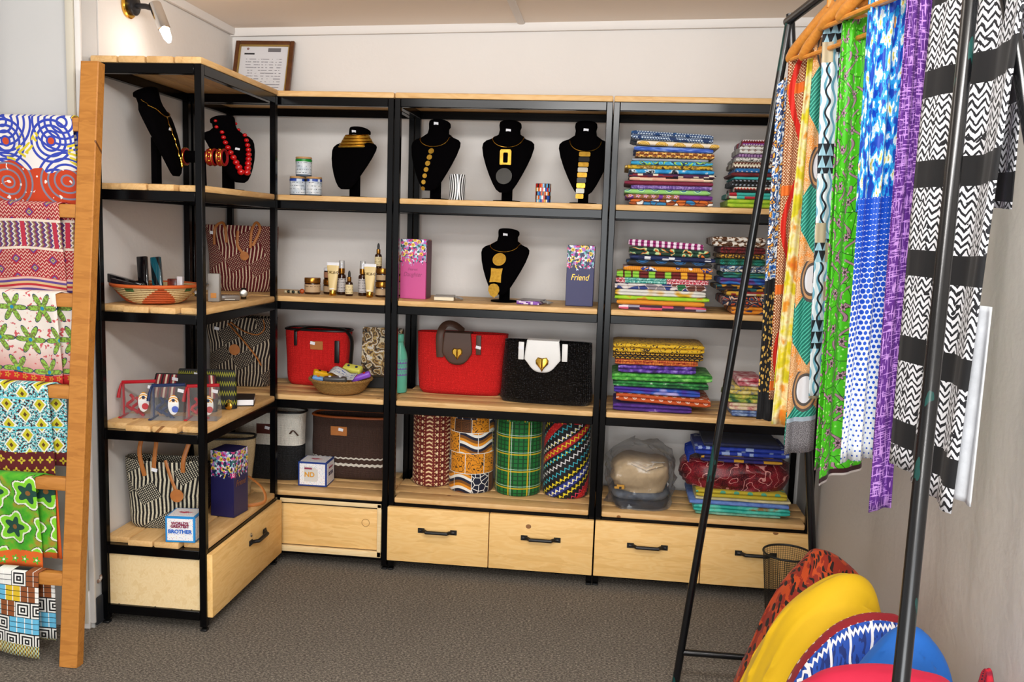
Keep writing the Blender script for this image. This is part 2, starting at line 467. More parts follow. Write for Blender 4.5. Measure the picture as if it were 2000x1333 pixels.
def unit(name, label, L, loc, rotz, kind):
    u = thing(name, label, 'shelf unit', loc, rotz, 'black steel and pine shelf units')
    for x in (T/2, L-T/2):
        for y in (T/2, DP-T/2): feet_post(u, x, y)
    zb = [z-TH for z in ZL]+[.074]
    rx = MB(); rx.box((L/2, 0, -RH/2), (L-2*T, T*.98, RH), .002, 1); rxm = rx.mesh('rail', BLACK)
    ry = MB(); ry.box((0, DP/2, -RH/2), (T*.98, DP-2*T, RH), .002, 1); rym = ry.mesh('rail', BLACK)
    for z in zb:
        for y in (T/2, DP-T/2): put('rail', rxm, u, (0, y, z))
        for x in (T/2, L-T/2): put('rail', rym, u, (x, 0, z))
    pw = DP/4
    def plank(l, w_): m = MB(); m.box((0, 0, 0), (l, w_, TH), .0055, 2); return m.mesh('plank', PLANK)
    top = plank(L-.001, pw-.004); inn = plank(L-.001, pw-.005); out = plank(L-2*T-.001, pw-.005)
    for k in range(4):
        put('plank', top, u, (L/2, pw*(k+.5)-.003, 2.0-TH/2))
    for z in ZL[1:]:
        for k in range(4):
            dz = RN.uniform(-.0012, -.0001)
            put('plank', out if k in (0, 3) else inn, u, (L/2, pw*(k+.5)-.001, z-TH/2+dz))
    z0, z1 = .052, ZL[4]-TH-.012
    hz = (z0+z1)/2
    if kind == 'drawers':
        for k in range(2):
            w_ = L/2-.003; x = .001+L/4+k*L/2
            m = MB(); m.box((x, -.012, hz), (w_, .022, z1-z0), .003, 2); d = m.build('drawer_front', DRAWER, u)
            handle(d, x+(.02 if k else -.03)*0, -.023, hz+.025)
            m = MB(); m.box((x, DP*.45, hz-.01), (w_-.05, DP*.8, .17), .002, 1); m.build('drawer_box', PLY, d)
    elif kind == 'sliding':
        m = MB(); x0, x1 = .40, L-T-.002
        m.box(((x0+x1)/2, .008, z1-.008), (x1-x0, .02, .018), .002); m.box(((x0+x1)/2, .008, z0+.012), (x1-x0, .02, .026), .002)
        m.box((x1-.009, .008, hz), (.018, .02, z1-z0), .002)
        m.build('door_frame', PLY, u)
        m = MB(); m.box(((x0+x1-.018)/2, .014, hz+.004), (x1-x0-.018, .012, z1-z0-.05), .002); d = m.build('sliding_door', DRAWER, u)
        m = MB(); cx = x1-.07
        m.tube([(cx+.0165*math.cos(t*PI/12), .0078, hz+.03+.0165*math.sin(t*PI/12)) for t in range(24)], .0012, 6, closed=True)
        m.build('finger_hole', mat('hole_rim', col='a97a44', rough=.7), d)
    elif kind == 'single':
        m = MB(); m.box((L/2, -.011, hz), (L-.012, .022, z1-z0), .004, 2); d = m.build('drawer_front', DRAWER, u)
        handle(d, L*.60, -.022, hz+.045)
        m = MB(); m.lathe([(.0085, 0), (.0085, .004), (.006, .006), (0, .0062)], 14); o = m.build('lock', CHROME, d, (L*.505, -.022, hz+.075)); o.rotation_euler = (PI/2, 0, 0)
        m = MB(); m.box((.016, DP/2, hz), (.008, DP-2*T-.002, z1-z0-.012), .001, 1); e = m.build('end_panel', PLY, u)
        for yy in (.06, DP/2, DP-.06):
            m = MB(); m.lathe([(.004, 0), (.004, .002), (0, .0022)], 8); o = m.build('screw', HANDLE, e, (.0118, yy, z0+.02)); o.rotation_euler = (0, -PI/2, 0)
    return u
unit('shelf_unit', 'narrow shelf unit along the left wall, nearest the ladder', .6768, (DP, -1.0913, 0), PI/2, 'single')
unit('shelf_unit', 'shelf unit in the room corner with a sliding panel at its foot', .8738, (.0, -DP, 0), 0, 'sliding')
unit('shelf_unit', 'middle shelf unit holding three black necklace busts on its upper shelf', .8738, (.8766, -DP, 0), 0, 'drawers')
unit('shelf_unit', 'shelf unit filled with folded cloth, beside the right wall', .8700, (1.7536, -DP, 0), 0, 'drawers')

# ---------------------------------------------------------------- ladder
lad = thing('wooden_ladder', 'orange brown wooden display ladder leaning against the left wall', 'ladder', (0, 0, 0))
lt_, lb_ = Vector((.118, -1.2, 1.955)), Vector((.076, -1.395, 0.0))
lt_.x = .083
def stile(dx):
    m = MB(); w_, d_ = .062, .04
    ax = (lt_-lb_).normalized(); sd = Vector((1, 0, 0)); fr = ax.cross(sd).normalized()
    rings = []
    for k in range(13):
        t = k/12; c = lerp(lb_, lt_, t)+Vector((dx, 0, 0)); o = .0015*nz(t*9, dx*5)
        rings.append([c+sd*(x*w_/2+o)+fr*(y*d_/2) for x, y in ((-.9, -1), (.9, -1), (1, -.85), (1, .85), (.9, 1), (-.9, 1), (-1, .85), (-1, -.85))])
    m.rings(rings); return m.build('stile', LADW, lad, ang=30)
stile(0); stile(-.52)
RUNGZ = (1.756, 1.478, 1.19, .893, .594, .283)
def lad_at(z): t = z/lt_.z; return lerp(lb_, lt_, t)
for z in RUNGZ:
    c = lad_at(z); m = MB(); m.box((c.x-.26, c.y-.002, z), (.46, .026, .044), .004); m.build('rung', LADW, lad)
# ---------------------------------------------------------------- cloths on the ladder
def c1(u, v, w):
    a = frac(u/.16+.3)-.5; b = frac(v/.16)-.5; d = hyp(a, b)
    a2 = frac(u/.21)-.5; b2 = frac(v/.19+.4)-.5; d2 = hyp(a2, b2)
    r1 = mx(gt(frac(d*9.0), .55)*lt(d, .5), gt(frac(d2*10.0), .62)*lt(d2, .5))
    yb = gt(noise(u, v, 0.0, 11.0, 2.0), .56)
    top = mix(r1, 'e9e4df', '2f43b0'); top = mix(yb*gt(frac(d2*14.0), .45), top, 'd9c52b')
    top = mix(lt(d, .07), top, 'c8481f')
    g = frac(u/.085)-.5; h = (v-.325)/.085; e = hyp(g, h)
    low = mix(gt(frac(e*11.0), .6)*lt(e, .48), 'c23c12', 'd99a2e')
    low = mix(gt(frac(d2*9.0), .72)*lt(d2, .5)*lt(v, .28), low, '7b7f93')
    low = mix(gt(noise(u, v, 4.0, 40.0, 1.0), .68), low, 'e9e4df')
    return mix(gt(v+noise(u, v, 0.0, 8.0, 2.0)*.16, .235), top, low)
def c2(u, v, w):
    zz = gt(frac(v/.012+tri(u/.014)*.8), .64); base = mix(zz, '9c1420', 'dcb8a8')
    d = abs(frac(u/.062)-.5)*2.0+abs(frac(v/.062+md(flr(u/.062), 2.0)*.5)-.5)*2.0
    base = mix(lt(d, .62), base, 'a81d33'); base = mix(lt(d, .45), base, '5b3f86'); base = mix(lt(d, .26), base, 'b59a5b'); base = mix(lt(d, .1), base, '3c2b58')
    zc = pick(frac(u/.022+tri(v/.016)*.35), ['4a3a72', 'd9c9c2', '8d7a4b', '7a2a55']); zc = mix(gt(frac(u/.11), .86), zc, 'b52840')
    c = mix(gt(v, .06)*lt(v, .145), base, zc)
    ln = mx(lt(abs(v-.058), .004), lt(abs(v-.15), .004)); c = mix(ln, c, 'e3d2c2')
    return mix(gt(v, .245), c, pick(frac(v/.03), ['b0222e', 'd8b0a0', '5b3f86', 'cfae7c']))
def c3(u, v, w):
    per = .105; a = u/per; b = v/per; a = a+md(flr(b), 2.0)*.5; x = frac(a)-.5; y = frac(b)-.5; r = hyp(x, y); t = at2(y, x)
    Rr = .30+cs(t*6.0)*.17
    bg = mix(mth('SMOOTHSTEP' if False else 'MULTIPLY', mx(v-.17, 0.0), 7.0), 'e8ddd3', 'b8141c')
    bg = mix(gt(noise(u, v, 0.0, 60.0, 3.0), .6)*lt(v, .24), bg, 'c9555a')
    c = mix(lt(r, Rr+.035), bg, '22405a'); pet = mix(gt(noise(u, v, 2.0, 120.0, 2.0), .5), '8dbb45', '6f7c34'); c = mix(lt(r, Rr)*lt(v, .27), c, pet)
    c = mix(lt(r, .06), c, '1b86b5')
    s = p_floral('c01a1e', 'c98a2a', 'c01a1e', .03, 5)(u, v, w)
    return mix(gt(v, .275), c, s)
def c4(u, v, w):
    sp = pick(noise(u, v, 0.0, 130.0, 1.0)*1.6-.3, ['4a0f16', '4a0f16', '59bcc4', 'e4e4dc', '4a0f16'])
    d = abs(frac(u/.058)-.5)*2.0+abs(frac(v/.07+md(flr(u/.058), 2.0)*.5)-.5)*2.0
    c = mix(lt(d, .86), sp, 'eceadf'); c = mix(lt(d, .66), c, 'c9c022'); c = mix(lt(d, .24), c, '5a3a10')
    low = p_floral('5d0d14', 'c9b52a', '7a4a20', .035, 4)(u, v, w)
    c = mix(lt(abs(frac(v/.1)-.5), .03), c, '6ed0dc')
    return mix(gt(v, .235), c, low)
def c5(u, v, w):
    per = .125; a = u/per+.2; b = v/per; a = a+md(flr(b), 2.0)*.5; x = frac(a)-.5; y = frac(b)-.5; r = hyp(x, y); t = at2(y, x)
    bg = ramp(noise(u, v, 0.0, 22.0, 3.0), [(.35, '2f9a1c'), (.55, '58ad22'), (.7, 'a8872a')])
    R0 = .27+cs(t*5.0)*.07; fr = noise(u, v, 0.0, 150.0, 1.0)*.06
    c = mix(lt(r, R0+.14+fr), bg, '3e3a14'); c = mix(lt(r, R0+.12+fr), c, 'e6ead6'); c = mix(lt(r, R0+.07+fr), c, '82d02a'); c = mix(lt(r, R0-.03), c, '17463a'); c = mix(lt(r, .07), c, '8a5a24')
    return mix(gt(v, .27), c, p_floral('d8621c', '58ad22', 'e6ead6', .04, 5)(u, v, w))
def c6(u, v, w):
    pu = .052; a = u/pu; b = v/pu; a = a+flr(b)*.37; ca = flr(a); cb = flr(b); x = abs(frac(a)-.5); y = abs(frac(b)-.5)
    k = white(ca, cb); d = mx(x, y)
    ring = gt(frac(d*5.0+.2), .5); lab_ = mix(ring, 'e8e6e0', '0c0c0e')
    c = pick(frac(k*7.7), ['d8b51f', '62b3d6', '8a4a20', 'e8e6e0', '62b3d6'])
    c = mix(gt(frac(a*2.0), .9), c, 'f0efe8'); c = mix(gt(frac(b*3.0), .88), c, '0c0c0e')
    c = mix(gt(k, .45), c, lab_)
    low = pick(frac(u/.012+flr(v/.008)*.5), ['d8c24a', '8ec0cc', 'b98a3a', '222222'])
    c = mix(gt(v, .245), c, low); return mix(gt(v, .302), c, '101012')
def drape(label, k, xl, xr, front, back, bdx, m_, lean=0.0):
    z = RUNGZ[k]; c = lad_at(z); top = z+.024; yf = c.y-.021; yb = c.y+.018
    pth = []
    nb, nf = 8, 16
    for i in range(nb): pth.append((yb, lerp(top-back, top-.006, i/(nb-1)), -1, (top-lerp(top-back, top-.006, i/(nb-1)))))
    pth.append((c.y+.006, top+.003, 0, 0)); pth.append((c.y-.010, top+.003, 0, 0))
    for i in range(nf): zz = lerp(top-.004, top-front, i/(nf-1)); pth.append((yf, zz, 1, top-zz))
    n = len(pth)-1; NX = 26
    def fn(a, b):
        y, zz, s_, v = pth[round(b*n)]; r = xr+(bdx if s_ < 0 else (bdx*.4 if s_ == 0 else -.02*lean*v))
        x = lerp(xl, r, a)
        dn = max(0, v)
        y += (.005*math.sin(a*11+k)+.003*math.sin(a*23+k*2))*min(1, dn/.2)*(1 if s_ >= 0 else .35)*(-1 if s_ > 0 else 1)*.8+((.030 if k < 5 else -.012)*min(1, dn/.25) if s_ > 0 else 0)
        if s_ > 0: zz += .006*math.sin(a*9+k*1.7)*min(1, dn/.25)
        return (x, y, zz)
    m = MB(); m.grid(fn, NX, n, uv=lambda a, b: (lerp(xl, xr, a)+2.0, abs(pth[round(b*n)][3])))
    o = m.build('draped_cloth', m_, ang=80); solid(o, .0025)
    return tag(o, label, 'cloth', 'printed cloths on the ladder rungs')
drape('cloth with blue rings over orange red ground on the top ladder rung', 0, -.395, .030, .375, .20, .010, cloth('ladder_rings', c1))
drape('red and purple zigzag cloth with diamonds on the second ladder rung', 1, -.395, -.006, .350, .30, .030, cloth('ladder_zigzag', c2))
drape('cloth with green flowers fading to red on a ladder rung', 2, -.395, -.006, .345, .33, .034, cloth('ladder_flowers', c3))
drape('maroon and turquoise cloth with yellow diamonds on a ladder rung', 3, -.395, -.024, .345, .28, .040, cloth('ladder_diamonds', c4))
drape('bright green cloth with dark flowers on the fifth ladder rung', 4, -.395, -.058, .33, .29, .045, cloth('ladder_green', c5))
drape('black white and blue labyrinth cloth on the lowest ladder rung', 5, -.395, -.034, .285, .25, .030, cloth('ladder_labyrinth', c6), -.8)
c_ = lad_at(RUNGZ[4]); m = MB(); m.grid(lambda a, b: (lerp(-.05, -.012, a)+b*.012, c_.y+.028+.004*math.sin(a*5), lerp(.60, .325, b)), 6, 10); o = m.build('draped_cloth', cloth('ladder_orange', lambda u, v, w: 'dd5a12')); solid(o, .002); tag(o, 'plain orange strip of cloth behind the green ladder cloth', 'cloth')
# ---------------------------------------------------------------- clothes rack
rack = thing('clothes_rack', 'black tubular A-frame clothes rack in front of the right wall', 'clothes rack')
def pipe(name, a, b, r=.0122, parent=rack, m_=TUBE, n=14):
    m = MB(); a, b = Vector(a), Vector(b); m.tube([lerp(a, b, t/6) for t in range(7)], r, n); return m.build(name, m_, parent)
def bar_x(y): return 2.258+.115*(-1.2-y)
pipe('leg', (2.261, -1.2, 2.10), (2.042, -1.2, 0.0)); pipe('leg', (2.262, -1.198, 2.12), (2.497, -1.198, 0.0))
NA = Vector((bar_x(-2.3), -2.31, 2.10)); NB = Vector((2.115, -2.985, 0.0))
pipe('leg', (2.341+.0295, -2.386+.077, 2.10), (2.22-.1056, -2.704-.277, 0.0))
pipe('leg', (2.372, -2.306, 2.10), (2.62, -2.98, 0.0))
pipe('top_bar', (2.258, -1.185, 2.10), (bar_x(-2.34), -2.34, 2.10), .0135)
pipe('cross_bar', (2.062, -1.2, .127), (2.478, -1.2, .127), .0105)
pipe('cross_bar', (2.133, -2.94, .127), (2.605, -2.94, .127), .0105)
pipe('shelf_bar', (2.262, -1.205, .127), (2.30, -2.94, .127), .0105); pipe('shelf_bar', (2.44, -1.205, .127), (2.50, -2.94, .127), .0105)

def hanger(label, yc, zend, h=(-.30, .95), L=.2):
    xc = bar_x(yc); t = thing('wooden_hanger', label, 'hanger', (0, 0, 0), 0, 'wooden hangers on the rack')
    H = Vector((h[0], h[1], 0)).normalized(); N_ = Vector((0, 0, 1)).cross(H); C0 = Vector((xc, yc, 0))
    apex = 2.048; m = MB(); rings = []
    for k in range(21):
        s_ = k/10-1; a = abs(s_); z = apex-(apex-zend)*(a**1.25); c = C0+H*(s_*L)+Vector((0, 0, z))
        hh = lerp(.020, .017, a)*(1 if a < .97 else .75); ww = lerp(.0065, .015, a)*(1 if a < .97 else .7)
        rings.append([c+N_*(math.cos(q*PI/5)*ww)+Vector((0, 0, math.sin(q*PI/5)*hh)) for q in range(10)])
    m.rings(rings); m.build('arm', HANGW, t, ang=60)
    m = MB(); m.tube([C0+H*(-L*.93)+Vector((0, 0, zend-.006)), C0+H*(L*.93)+Vector((0, 0, zend-.006))], .0062, 8); m.build('trouser_bar', HANGW, t)
    m = MB(); m.lathe([(.009, 0), (.0095, .03), (.007, .036)], 10, C0+Vector((0, 0, apex+.004))); m.build('neck', HANGW, t)
    m = MB(); pts = [C0+Vector((0, 0, 2.06)), C0+Vector((0, 0, 2.078))]
    for k in range(11):
        a = -PI/2+.5+k/10*(PI*1.25); pts.append(C0+N_*(.0175*math.cos(a))+Vector((0, 0, 2.1013+.0175*math.sin(a))))
    m.tube(pts, .0016, 6); m.build('hook', CHROME, t)
    return t
hanger('wooden hanger farthest along the rack, above the orange dotted cloth', -1.55, 1.962)
hanger('wooden hanger above the yellow tie-dye cloth', -1.665, 1.946)
hanger('wooden hanger between the light blue cloth and the tan cloth', -1.80, 1.992)
hanger('nearest wooden hanger, above the green cloth', -1.925, 1.985)

def hang(name, label, TL, TR, BL, BR, m_, folds=2.5, amp=.012, back=None, ph=0.0, bot=0.0, u0=0.0):
    TL, TR, BL, BR = map(Vector, (TL, TR, BL, BR)); H = (TL.z+TR.z)/2-(BL.z+BR.z)/2
    nu, nv = 26, 34; m = MB()
    def fr(a, b, off=0.0, extra=0.0):
        p = lerp(lerp(TL, TR, a), lerp(BL, BR, a), b); d = (lerp(TR, BR, b)-lerp(TL, BL, b)); d.z = 0; d.normalize(); n_ = Vector((d.y, -d.x, 0))
        k = .35+.65*min(1, b*2.2)
        p = p+n_*(amp*k*math.sin(a*folds*2*PI+ph+b*.8)+amp*.35*math.sin(a*folds*4.6*PI+ph*2+b*2)+off)
        p.z += bot*math.sin(a*7+ph)*b
        return p
    W = (BR-BL).length*(1+folds*.12)
    m.grid(lambda a, b: fr(a, b), nu, nv, uv=lambda a, b: (u0+a*W, b*H))
    if back:                      # the cloth runs over its bar: the other half hangs behind
        sc = back
        m.grid(lambda a, b: fr(a, 1e-9, -.011*math.sin(b*PI)-.022*b)+Vector((0, 0, .006*math.sin(b*PI))), nu, 4, uv=lambda a, b: (u0+a*W, -b*.02))
        m.grid(lambda a, b: fr(a, b*sc, -.022), nu, nv, uv=lambda a, b: (u0+a*W, -.02-b*sc*H))
    o = m.build(name, m_, ang=80); solid(o, .0022)
    return tag(o, label, 'cloth', 'cloths hanging on the rack')
def d0(u, v, w):
    c = mix(lt(voro(u*.8, v*.45, 130.0), .28)*gt(v, .62)*lt(v, .92), '0b0b0e', 'c9a04a')
    b = pick(noise(u*1.5, v, 0.0, 45.0, 2.0)*2.0-.5, ['17304e', '2c6cb8', 'e4e6e2', '1e3a66', 'd9962c', '17304e']); return mix(lt(v, .58), c, b)
def d1(u, v, w):
    c = mix(gt(frac(u/.0075+flr(v/.0045)*.5), .45)*gt(frac(v/.0045), .4), '8a4208', 'e0c9a8')
    c = mix(lt(abs(frac(v/.28)-.3), .05), c, 'd2651a'); return mix(lt(abs(u-.034+sn(v*17.0)*.022), .008), c, 'c41e0c')
def d2(u, v, w): return ramp(noise(u, v, 0.0, 14.0, 4.0)+(v-.5)*.0, [(.32, 'b9b51c'), (.45, 'e0cc20'), (.54, 'f0e4b0'), (.62, 'e3962a'), (.72, 'd9641a')])
def d3(u, v, w):
    P = .30; y = frac(v/P+.08)*P; x = u-.05
    c = mix(gt(noise(u, v, 0.0, 30.0, 2.0), .55), 'c9925a', 'd8842e')
    c = mix(lt(voro(u, v, 260.0), .25), c, 'ecc9a0')
    teal = mix(gt(frac((u+v)/.012), .65), '0d6b5c', '4fb59c')
    tz = lt(abs(x)+abs(y-.17)*.75, .085); c = mix(tz, c, teal)
    e = hyp(x*1.15, (y-.05)*.75); c = mix(lt(e, .046), c, '4e4744'); c = mix(lt(e, .040), c, 'b98a5c'); c = mix(lt(e, .034), c, '4e4744'); c = mix(lt(e, .028), c, 'd6d6da')
    e2 = hyp((u-.09)*1.3, (y-.24)*.6); c = mix(lt(e2, .03), c, '57504c'); c = mix(lt(e2, .018), c, 'b89878')
    gr = mix(lt(voro(u, v*1.6, 300.0), .25), '5d595c', 'a9a6aa'); c = mix(gt(v, 1.01), c, gr); return mix(lt(abs(v-1.008), .006), c, '9aa6b2')
def d4(u, v, w):
    w1 = mix(gt(frac(u/.02+sn(v*90.0)*.25), .62), 'dfe6ea', '6aa2b8'); w1 = mix(lt(abs(u-.02+sn(v*120.0)*.006), .003), w1, '10141c')
    k = white(flr(u/.045), flr(v/.075)); t = lt(abs(frac(u/.022)-.5)*2.0, frac(v/.03))
    b = mix(t, '10141c', '9cc4d4'); c = mix(gt(k, .55), w1, b); return mix(gt(white(flr(u/.03), flr(v/.05)+9.0), .86), c, 'b9a88a')
def d5(u, v, w):
    g = mix(lt(voro(u, v, 55.0), .14), '46b80e', '9be070'); line = lt(voro(u, v, 22.0, 'DISTANCE_TO_EDGE'), .018)
    c = mix(line, g, '14400a')
    br = md(at2(v*1.0, u*1.0)*0.0+u*60.0+sn(v*60.0)*1.6, 2.2); gate = gt(noise(u, v, 0.0, 28.0, 1.0), .49)
    c = mix(lt(abs(br-1.1), .34)*gate, c, '3d2030'); c = mix(lt(abs(br-1.1), .24)*gate, c, 'a57a8c')
    a = frac(u/.05)-.5; b = frac(v/.085+md(flr(u/.05), 2.0)*.5)-.5; b = b*1.7; r = hyp(a, b); t = at2(b, a)
    R0 = .19+cs(t*6.0)*.06; c = mix(lt(r, R0), c, '3d2030'); c = mix(lt(r, R0-.035), c, 'b58a9c'); c = mix(lt(r, .08), c, '3d2030')
    c = mix(gt(v, 1.085), c, '3a1c22'); return mix(gt(v, 1.097), c, 'e6e0dc')
def d6(u, v, w):
    s = noise(u*2.6, v*.75, 0.0, 36.0, 4.0); a = ramp(s, [(.0, '0c3fae'), (.42, '0c3fae'), (.46, '1e96d8'), (.53, '38b6e0'), (.545, 'e4ecea'), (.62, 'e4ecea'), (.64, 'd9c23a'), (.70, '1450c0')], True)
    dots = mix(lt(hyp(frac(u/.012+md(flr(v/.012), 2.0)*.5)-.5, frac(v/.012)-.5), mx(.62-(v-.55)*.75, .12)), 'e8ecec', '1450c0')
    return mix(gt(v, .55), a, dots)
def d8(u, v, w):
    z = gt(frac(v/.014+tri(u/.024+noise(u, v, 3.0, 25.0, 1.0)*.5)*.9+noise(u, v, 0.0, 60.0, 2.0)*.9), .42); c = mix(z, '15161c', 'e2e3e8')
    c = mix(gt(noise(u, v, 5.0, 50.0, 1.0), .66), c, '15161c')
    s = frac((v+.02)/.172); return mix(lt(s, .3), c, '0d0d10')
K_PURPLE = cloth('purple_hatch', p_hatch('56217e', 'b98ad0', .0035, .5))
hang('hanging_cloth', 'black cloth with gold flecks and blue floral top hanging at the far end', (2.222, -1.30, 1.90), (2.285, -1.30, 1.96), (2.226, -1.30, .928), (2.285, -1.31, .922), cloth('hang_black_gold', d0), 2, .008)
hang('hanging_cloth', 'orange brown dashed cloth with red swirls hanging on the rack', (2.238, -1.365, 1.958), (2.30, -1.375, 1.972), (2.246, -1.365, 1.0), (2.30, -1.37, 1.0), cloth('hang_orange', d1), 1.5, .010, .8)
hang('hanging_cloth', 'yellow and orange tie-dye cloth hanging on the rack', (2.275, -1.43, 1.945), (2.332, -1.44, 1.955), (2.246, -1.43, .941), (2.322, -1.43, .937), cloth('hang_tiedye', d2), 1.5, .009, .9, .8)
hang('hanging_cloth', 'tan and teal cloth with white ovals and a grey hem', (2.274, -1.515, 1.982), (2.338, -1.525, 1.985), (2.272, -1.51, .872), (2.349, -1.515, .890), cloth('hang_tan_teal', d3), 1.2, .008, .98, 2.0)
hang('hanging_cloth', 'light blue and black geometric cloth hanging on the rack', (2.274, -1.60, 2.004), (2.348, -1.615, 2.010), (2.306, -1.60, 1.05), (2.380, -1.61, 1.05), cloth('hang_lightblue', d4), 1.4, .010, .8, .4)
hang('hanging_cloth', 'bright green cloth with mauve branches and stars hanging on the rack', (2.293, -1.725, 1.978), (2.366, -1.735, 1.985), (2.308, -1.75, .858), (2.431, -1.70, .900), cloth('hang_green', d5, rough=.5), 1.3, .014, .97, 1.0)
hang('hanging_cloth', 'blue yellow and white brushstroke cloth hanging on the rack', (2.316, -1.86, 2.112), (2.402, -1.86, 2.114), (2.330, -1.86, .945), (2.414, -1.87, .965), cloth('hang_blue', d6, rough=.5), 2.4, .013, .5, .3)
hang('hanging_cloth', 'long purple crosshatched cloth reaching lowest on the rack', (2.351, -2.02, 2.112), (2.378, -2.02, 2.112), (2.357, -2.02, .878), (2.400, -2.03, .893), K_PURPLE, .8, .008, .9, .5)
hang('hanging_cloth', 'short purple crosshatched cloth between the long purple and striped cloths', (2.350, -2.075, 2.112), (2.383, -2.08, 2.112), (2.374, -2.075, 1.513), (2.414, -2.08, 1.514), K_PURPLE, .8, .009, None, 1.5)
KBW = cloth('hang_zigzag', d8)
hang('hanging_cloth', 'white zigzag cloth with broad black stripes hanging nearest on the rack', (2.372, -2.13, 2.112), (2.402, -2.495, 2.112), (2.372, -2.115, 1.01), (2.376, -2.425, 1.0), KBW, 2.2, .010, None, .6, .004)
hang('hanging_cloth', 'short end of white zigzag cloth hanging closest to the right wall', (2.44, -2.16, 2.09), (2.475, -2.29, 2.09), (2.455, -2.16, 1.535), (2.47, -2.315, 1.525), KBW, 1.0, .007, None, .2)

hang('hanging_cloth', 'plain white cloth strip showing behind the striped zigzag cloth', (2.388, -2.37, 1.36), (2.404, -2.432, 1.36), (2.386, -2.37, 1.022), (2.402, -2.432, 1.02), cloth('hang_white', p_blotch([(.4, 'd4d6da'), (.6, 'e4e6ea')], 20.0)), 1, .004)
# ---------------------------------------------------------------- heap of cloth on the rack's low bars
def mound(name, label, prof, yc, dy, m_, seed, wr=.010):
    n = len(prof); m = MB()
    def cat(t):               # smooth silhouette
        f = t*(n-1); i = min(int(f), n-2); a = f-i
        p = [Vector((*prof[max(0, min(n-1, k))], 0)) for k in (i-1, i, i+1, i+2)]
        return .5*((2*p[1])+(p[2]-p[0])*a+(2*p[0]-5*p[1]+4*p[2]-p[3])*a*a+(3*p[1]-p[0]-3*p[2]+p[3])*a**3)
    cx = sum(p[0] for p in prof)/n; zb = prof[0][1]; NU, NV = 72, 36
    def fn(a, b):
        p = cat(a); s_ = math.sin(b*PI)**.45 if 0 < b < 1 else 0.0
        s_ = max(s_, .02); x = cx+(p.x-cx)*(.55+.45*s_); z = zb+(p.y-zb)*s_
        y = yc-dy*math.cos(b*PI)
        q = b+.10*nz(a*2.0+seed, seed)+.05*math.sin(a*4+seed); fo = abs(math.sin(q*15+seed)); k = wr*.8*nz(a*4+seed+.3, b*2.2, seed+.4)+(wr*.75*(.5-(1-fo)**3)*(.45+.55*math.sin(a*PI)))
        return (x+k, y+k*.5, z+k*(1 if .05 < a < .95 else 0))
    m.grid(fn, NU, NV, uv=lambda a, b: (a*.9, b*dy*3))
    m.rings([[Vector(fn(k/20, .02+0*k)) for k in range(3)], [Vector(fn(k/20, .02)) for k in range(3)]], False) if False else None
    m.grid(lambda a, b: (lerp(fn(0, a)[0], fn(1, a)[0], b), fn(.5, a)[1], zb), NV, 6)
    o = m.build(name, m_, ang=80)
    return tag(o, label, 'cloth', 'heap of cloth under the rack')
def m1(u, v, w):
    c = mix(gt(noise(u, v, 0.0, 30.0, 3.0), .5), 'b8420c', '8a2108'); d = voro(u*1.0, v*.6, 42.0); return mix(lt(d, .27), c, '1a0a06')
def m3(u, v, w):
    c = mix(gt(noise(u, v, 0.0, 60.0, 1.0), .56), '1a4aa8', '0e2a70'); c = mix(gt(frac(v/.05+tri(u/.02)*.16), .86), c, 'e8e8ea'); c = mix(lt(frac(u/.09), .12), c, 'e8e8ea')
    r = mix(lt(hyp(frac(u/.03)-.5, frac(v/.04)-.5), .18), '8a1420', 'e6d8d0'); return mix(gt(v, .105), c, r)
mound('cloth_bundle', 'orange and black leaf print cloth at the back of the heap', [(2.17, .139), (2.22, .28), (2.286, .469), (2.336, .548), (2.375, .588), (2.446, .564), (2.506, .502), (2.56, .35), (2.59, .139)], -1.50, .125, cloth('heap_orange', m1), 1.0, .022)
mound('cloth_bundle', 'plain yellow cloth draped in the heap', [(2.11, .139), (2.178, .358), (2.262, .53), (2.357, .613), (2.433, .592), (2.481, .535), (2.53, .38), (2.56, .139)], -1.75, .12, cloth('heap_yellow', lambda u, v, w: 'd8ae05'), 2.0, .034)
mound('cloth_bundle', 'blue and white symbol print cloth with dark red border in the heap', [(2.15, .139), (2.231, .436), (2.293, .546), (2.357, .601), (2.424, .615), (2.48, .59), (2.55, .42), (2.58, .139)], -1.955, .082, cloth('heap_bogolan', m3), 3.0)
mound('cloth_bundle', 'plain blue cloth at the near end of the heap', [(2.25, .139), (2.30, .48), (2.355, .605), (2.415, .655), (2.465, .638), (2.51, .55), (2.545, .35), (2.56, .139)], -2.13, .09, cloth('heap_blue', lambda u, v, w: '1560b6'), 4.0, .024)
mound('cloth_bundle', 'crimson cloth lying in front of the blue cloth', [(2.12, .139), (2.15, .54), (2.20, .632), (2.29, .660), (2.38, .658), (2.46, .625), (2.51, .45), (2.54, .139)], -2.31, .085, cloth('heap_crimson', lambda u, v, w: 'b40c34'), 5.0, .006)
mound('cloth_bundle', 'small red and purple dotted cloth peeking up beside the right wall', [(2.575, .0), (2.583, .35), (2.592, .55), (2.60, .578), (2.612, .56), (2.625, .4), (2.63, .0)], -2.10, .05, cloth('heap_dots', p_dots('c4142c', '2a1030', .012, .3)), 6.0, .003)
